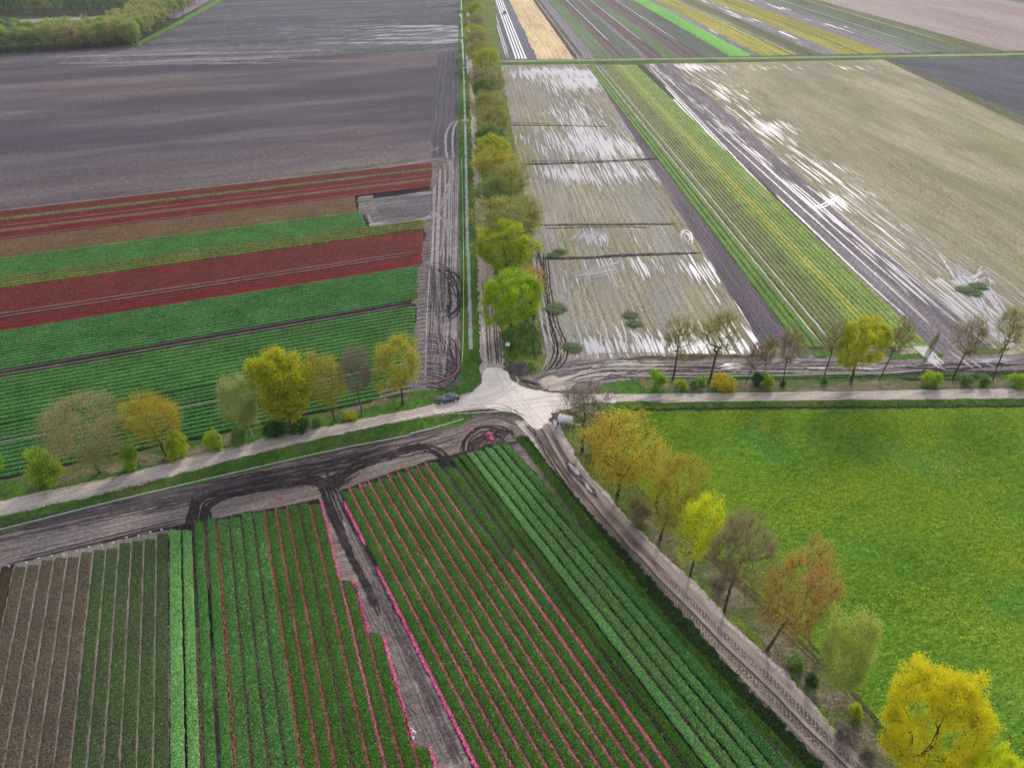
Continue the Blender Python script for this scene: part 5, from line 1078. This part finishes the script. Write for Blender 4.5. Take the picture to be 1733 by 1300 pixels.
A0, A1 = G(739, 679), G(775, 672); cc = G(757.5, 679.5)
car = empty('parked_car', (cc[0], cc[1], .12), math.atan2(A0[1]-A1[1], A0[0]-A1[0])); tag(car, 'dark grey saloon car parked on the grass edge of the west road near the crossroads', 'car')
def sec(x, w_, z0, z1, wt): return [(x, -w_*.92, z0), (x, -w_, z0+.15), (x, -w_, (z0+z1)/2+.05), (x, -wt, z1), (x, wt, z1), (x, w_, (z0+z1)/2+.05), (x, w_, z0+.15), (x, w_*.92, z0)]
bmo('body', car, carp, lambda bm: loft(bm, [sec(2.28, .62, .32, .58, .55), sec(2.18, .78, .22, .68, .70), sec(1.7, .88, .2, .80, .80), sec(1.05, .90, .2, .90, .84), sec(.4, .91, .2, .94, .85), sec(-1.2, .91, .2, .96, .85), sec(-1.75, .89, .22, .97, .82), sec(-2.15, .83, .26, .93, .76), sec(-2.26, .74, .34, .80, .68)]), .02, True)
def sec4(x, wb, zb, wt, zt): return [(x, -wb, zb), (x, -wt, zt), (x, wt, zt), (x, wb, zb)]
bmo('windows', car, glass, lambda bm: loft(bm, [sec4(1.06, .78, .86, .74, .90), sec4(.25, .82, .9, .64, 1.36), sec4(-.9, .82, .92, .63, 1.37), sec4(-1.75, .76, .93, .70, .97)]), .01)
bmo('roof', car, carp, lambda bm: loft(bm, [[(x, -w_, z), (x, -w_*.7, z+.045), (x, w_*.7, z+.045), (x, w_, z)] for x, w_, z in ((.35, .62, 1.33), (.1, .655, 1.375), (-.4, .66, 1.39), (-.85, .655, 1.375), (-1.1, .62, 1.30))]), .01, True)
for sx, sy in ((1.38, 1), (1.38, -1), (-1.38, 1), (-1.38, -1)):
    w_ = bmo('wheel', car, rubber, lambda bm: cyl(bm, (sx, sy*.80, .32), .32, .24), .03, True)
    bmo('rim', w_, alloy, lambda bm: cyl(bm, (sx, sy*.925, .32), .22, .02))
for sy in (-1, 1):
    bmo('headlight', car, lampg, lambda bm: box(bm, (2.17, sy*.56, .60), (.16, .28, .14)), .03)
    bmo('tail_light', car, tailg, lambda bm: box(bm, (-2.22, sy*.58, .74), (.1, .26, .14)), .03)
    bmo('mirror', car, blackp, lambda bm: box(bm, (.75, sy*.98, .98), (.12, .2, .12)), .03)
    bmo('pillar', car, blackp, lambda bm: box(bm, (-.3, sy*.745, 1.13), (.08, .03, .46)), .008)
bmo('bumper', car, blackp, lambda bm: box(bm, (2.25, 0, .36), (.12, 1.3, .16)), .03)
# white tank trailer
tc_ = G(956, 719); tr = empty('tank_trailer', (tc_[0], tc_[1], .08), R(-18)); tag(tr, 'small white tank trailer parked on the grass beside the bare brown tree', 'trailer')
wpnt = flat('white_enamel', (.80, .82, .82), .4, 0, .1); zinc = flat('zinc', (.42, .44, .43), .45, .6, .15)
def ell(x, ry, rz, z): return [(x, ry*math.copysign(abs(math.cos(a))**.7, math.cos(a)), z+rz*math.copysign(abs(math.sin(a))**.7, math.sin(a))) for a in [2*math.pi*i/20 for i in range(20)]]
bmo('tank', tr, wpnt, lambda bm: loft(bm, [ell(-1.35, .35, .3, 1.25), ell(-1.28, .62, .52, 1.25), ell(-1.1, .74, .62, 1.25), ell(1.1, .74, .62, 1.25), ell(1.28, .62, .52, 1.25), ell(1.35, .35, .3, 1.25)]), 0, True)
for x in (-.7, .75): bmo('hatch', tr, zinc if x < 0 else wpnt, lambda bm: cyl(bm, (x, 0, 1.92), .26, .16, 'Z'), .02)
bmo('tool_box', tr, zinc, lambda bm: box(bm, (.1, -.82, 1.0), (.9, .3, .5)), .02)
bmo('frame', tr, zinc, lambda bm: [box(bm, (0, s_*.5, .55), (2.7, .1, .14)) for s_ in (-1, 1)]+[box(bm, (x, 0, .55), (.1, 1.2, .12)) for x in (-1.2, 0, 1.2)])
bmo('drawbar', tr, zinc, lambda bm: box(bm, (2.0, 0, .5), (1.5, .09, .1)))
for s_ in (-1, 1):
    w_ = bmo('wheel', tr, rubber, lambda bm: cyl(bm, (0, s_*.86, .34), .34, .2), .03, True); bmo('rim', w_, alloy, lambda bm: cyl(bm, (0, s_*.97, .34), .2, .02))
    bmo('mudguard', tr, zinc, lambda bm: box(bm, (0, s_*.86, .74), (.9, .26, .05)), .02)
bmo('support_wheel', tr, rubber, lambda bm: cyl(bm, (-1.15, -.5, .18), .18, .1), .01)
# sign board on its post
sb = G(859.3, 591); sg = empty('sign_board', (sb[0], sb[1], .05), R(-25)); tag(sg, 'small blank white board on a thin post beside the north track', 'sign')
bmo('board', sg, wpnt, lambda bm: bmesh.ops.rotate(bm, cent=(0, 0, 1.2), matrix=__import__('mathutils').Matrix.Rotation(R(-42), 3, 'X'), verts=box(bm, (0, 0, 1.2), (1.0, .05, .8))), .01)
bmo('post', sg, zinc, lambda bm: cyl(bm, (0, .04, .55), .035, 1.1, 'Z', 8))
mk = G(863.5, 615.5); mp = empty('marker_post', (mk[0], mk[1], .05)); tag(mp, 'short black post with white cap at the left edge of the dirt heap', 'post')
bmo('shaft', mp, blackp, lambda bm: cyl(bm, (0, 0, .35), .09, .7, 'Z', 10)); bmo('cap', mp, wpnt, lambda bm: cyl(bm, (0, 0, .76), .11, .12, 'Z', 10))
# dirt heap
def mound(name, c, rx, ry, h, rot, mat, label, cat, n=44):
    u, v = np.meshgrid(np.linspace(-1, 1, n), np.linspace(-1, 1, n)); rr = np.sqrt(u**2+v**2)
    x, y = u*rx, v*ry; z = h*np.clip(1-rr, 0, 1)**.85
    for f, a in ((.9, .22), (2.1, .12), (4.6, .06)): z = z+a*h*np.sin(x*f+1.3*f)*np.cos(y*f*1.2+f)*np.clip(1-rr, 0, 1)*2
    z = z+rng.normal(0, .035, z.shape)*(rr < .95)-.02*(rr >= .98)
    i, j = np.meshgrid(np.arange(n-1), np.arange(n-1)); a = (j*n+i).ravel(); Fq = np.stack([a, a+1, a+n+1, a+n], 1)
    keep = (rr.ravel()[Fq].min(1) < 1); o = link(name, npmesh(name, np.c_[x.ravel(), y.ravel(), z.ravel()], Fq[keep], smooth=True), mat)
    o.location = (c[0], c[1], .05); o.rotation_euler = (0, 0, rot); return tag(o, label, cat)
mound('dirt_heap', G(880, 625), 2.9, 2.6, 1.7, .3, land('heap_soil', (.045, .038, .042), (.105, .09, .095), (.19, .165, .165), 0, big=(.3, .5), small=(1.2, 1.6), fine=6, bump=1.), 'dark earth heap in the corner between the north track and the muddy corner', 'heap')
mound('grassy_heap', G(897, 622), 2.4, 3.0, 1.1, .5, lawn_y, 'low weedy heap joined to the right side of the dark earth heap', 'heap')
# gulls
gw = flat('gull_white', (.82, .82, .82), .6, 0, .05); gg = flat('gull_grey', (.12, .12, .14), .6, 0, .1)
def gull(px, py, z, rz, roll, label, up, dark):
    x, y, _ = G(px, py, z); g_ = empty('gull', (x, y, z), rz); g_.scale = (.62,)*3; g_.rotation_euler = (roll, 0, rz); tag(g_, label, 'bird', 'two gulls flying low over the mud lane')
    def bdy(bm):
        S_ = [(-.30, .015, .0), (-.22, .05, .0), (-.08, .085, .0), (.06, .08, .01), (.15, .05, .03), (.19, .045, .045), (.24, .035, .045), (.27, .012, .03), (.31, .004, .02)]
        loft(bm, [[(x_, r_*math.cos(2*math.pi*i/10), z_+r_*math.sin(2*math.pi*i/10)) for i in range(10)] for x_, r_, z_ in S_])
    b_ = bmo('body', g_, gw, bdy, 0, True)
    bmo('tail', g_, gw, lambda bm: loft(bm, [[(-.24, -.03, .01), (-.24, .03, .01), (-.24, .03, 0.), (-.24, -.03, 0.)], [(-.42, -.09, .01), (-.42, .09, .01), (-.42, .09, .004), (-.42, -.09, .004)]]))
    for s_ in (-1, 1):
        def wing(bm):
            P = [(0, .10, .15, .03), (.28, .16, .12, .03+up*.20), (.62, .06, .13, .03+up*.34), (.80, -.12, .01, .03+up*.36)]
            loft(bm, [[(xm+c_/2, s_*y_, z_+.012), (xm-c_/2, s_*y_, z_+.004), (xm-c_/2, s_*y_, z_-.004), (xm+c_/2, s_*y_, z_-.004)] for y_, xm, c_, z_ in [(p[0], p[1]-.06, .24*(1-.9*i/3.2), p[3]) for i, p in enumerate(P)]])
        w_ = bmo('wing', g_, gg if (dark and s_ > 0) else gw, wing)
    bmo('beak', g_, flat('beak', (.5, .3, .05), .5), lambda bm: cyl(bm, (.33, 0, .02), .012, .07, 'X', 6, .003))
    return g_
gull(699, 1238, 1.5, R(60), R(25), 'upper gull of the two, white wings raised over the mud lane', .6, False)
gull(700, 1250, 1.3, R(250), R(-35), 'lower gull of the two, one wing dark, beside the vivid pink petal edge', .5, True)
# row tags along the end of the low crops
TG = [(16, 962), (45, 955), (66, 948), (88, 944), (108, 942), (131, 936), (151, 929), (173, 926), (193, 922), (215, 913), (235, 910), (255, 904), (274, 900)]
p0 = None
for i, (x, y) in enumerate(TG):
    gx, gy, _ = G(x, y)
    if p0 is None:
        p0 = bmo('plot_tag', None, wpnt, lambda bm: (box(bm, (0, 0, .28), (.34, .03, .16)), box(bm, (0, .012, .12), (.03, .012, .24)))); o = p0
    else: o = p0.copy(); S.collection.objects.link(o)
    o.location = (gx, gy, .02); o.rotation_euler = (R(-20), 0, rng.uniform(-.3, .3)); tag(o, 'small white tag stuck in the soil at the head of a low crop bed', 'plot tag', 'white tags at the heads of the low crop beds')
# tractor far away on the white covers
tx, ty, _ = G(853.5, 24); tt = empty('tractor', (tx, ty, 0.1), math.pi/2+.1); tag(tt, 'tiny distant grey tractor on the white plastic-covered beds', 'tractor')
bmo('bonnet', tt, flat('tractor_grey', (.12, .13, .14), .5), lambda bm: box(bm, (1.2, 0, 1.2), (1.9, .9, .9)), .08)
bmo('cab', tt, glass, lambda bm: box(bm, (-.5, 0, 1.9), (1.5, 1.4, 1.6)), .08); bmo('roof', tt, flat('tractor_roof', (.5, .5, .5), .5), lambda bm: box(bm, (-.5, 0, 2.8), (1.7, 1.6, .15)), .04)
for x, r_ in ((-.9, .85), (1.5, .55)):
    for s_ in (-1, 1): bmo('wheel', tt, rubber, lambda bm: cyl(bm, (x, s_*1.0, r_), r_, .45), .04)
# ---- haze: one even box of air over the whole scene
hz = bpy.data.materials.new('haze_air'); hz.use_nodes = True; hz.node_tree.nodes.remove(hz.node_tree.nodes['Principled BSDF'])
pv = hz.node_tree.nodes.new('ShaderNodeVolumePrincipled'); pv.inputs['Color'].default_value = (.90, .93, 1.0, 1); pv.inputs['Density'].default_value = HAZE = .00009; pv.inputs['Anisotropy'].default_value = .2
hz.node_tree.links.new(pv.outputs[0], hz.node_tree.nodes['Material Output'].inputs['Volume'])
hb = bmo('haze', None, hz, lambda bm: box(bm, (0, 2000, 41.5), (7200, 7200, 85))); tag(hb, kind='stuff')
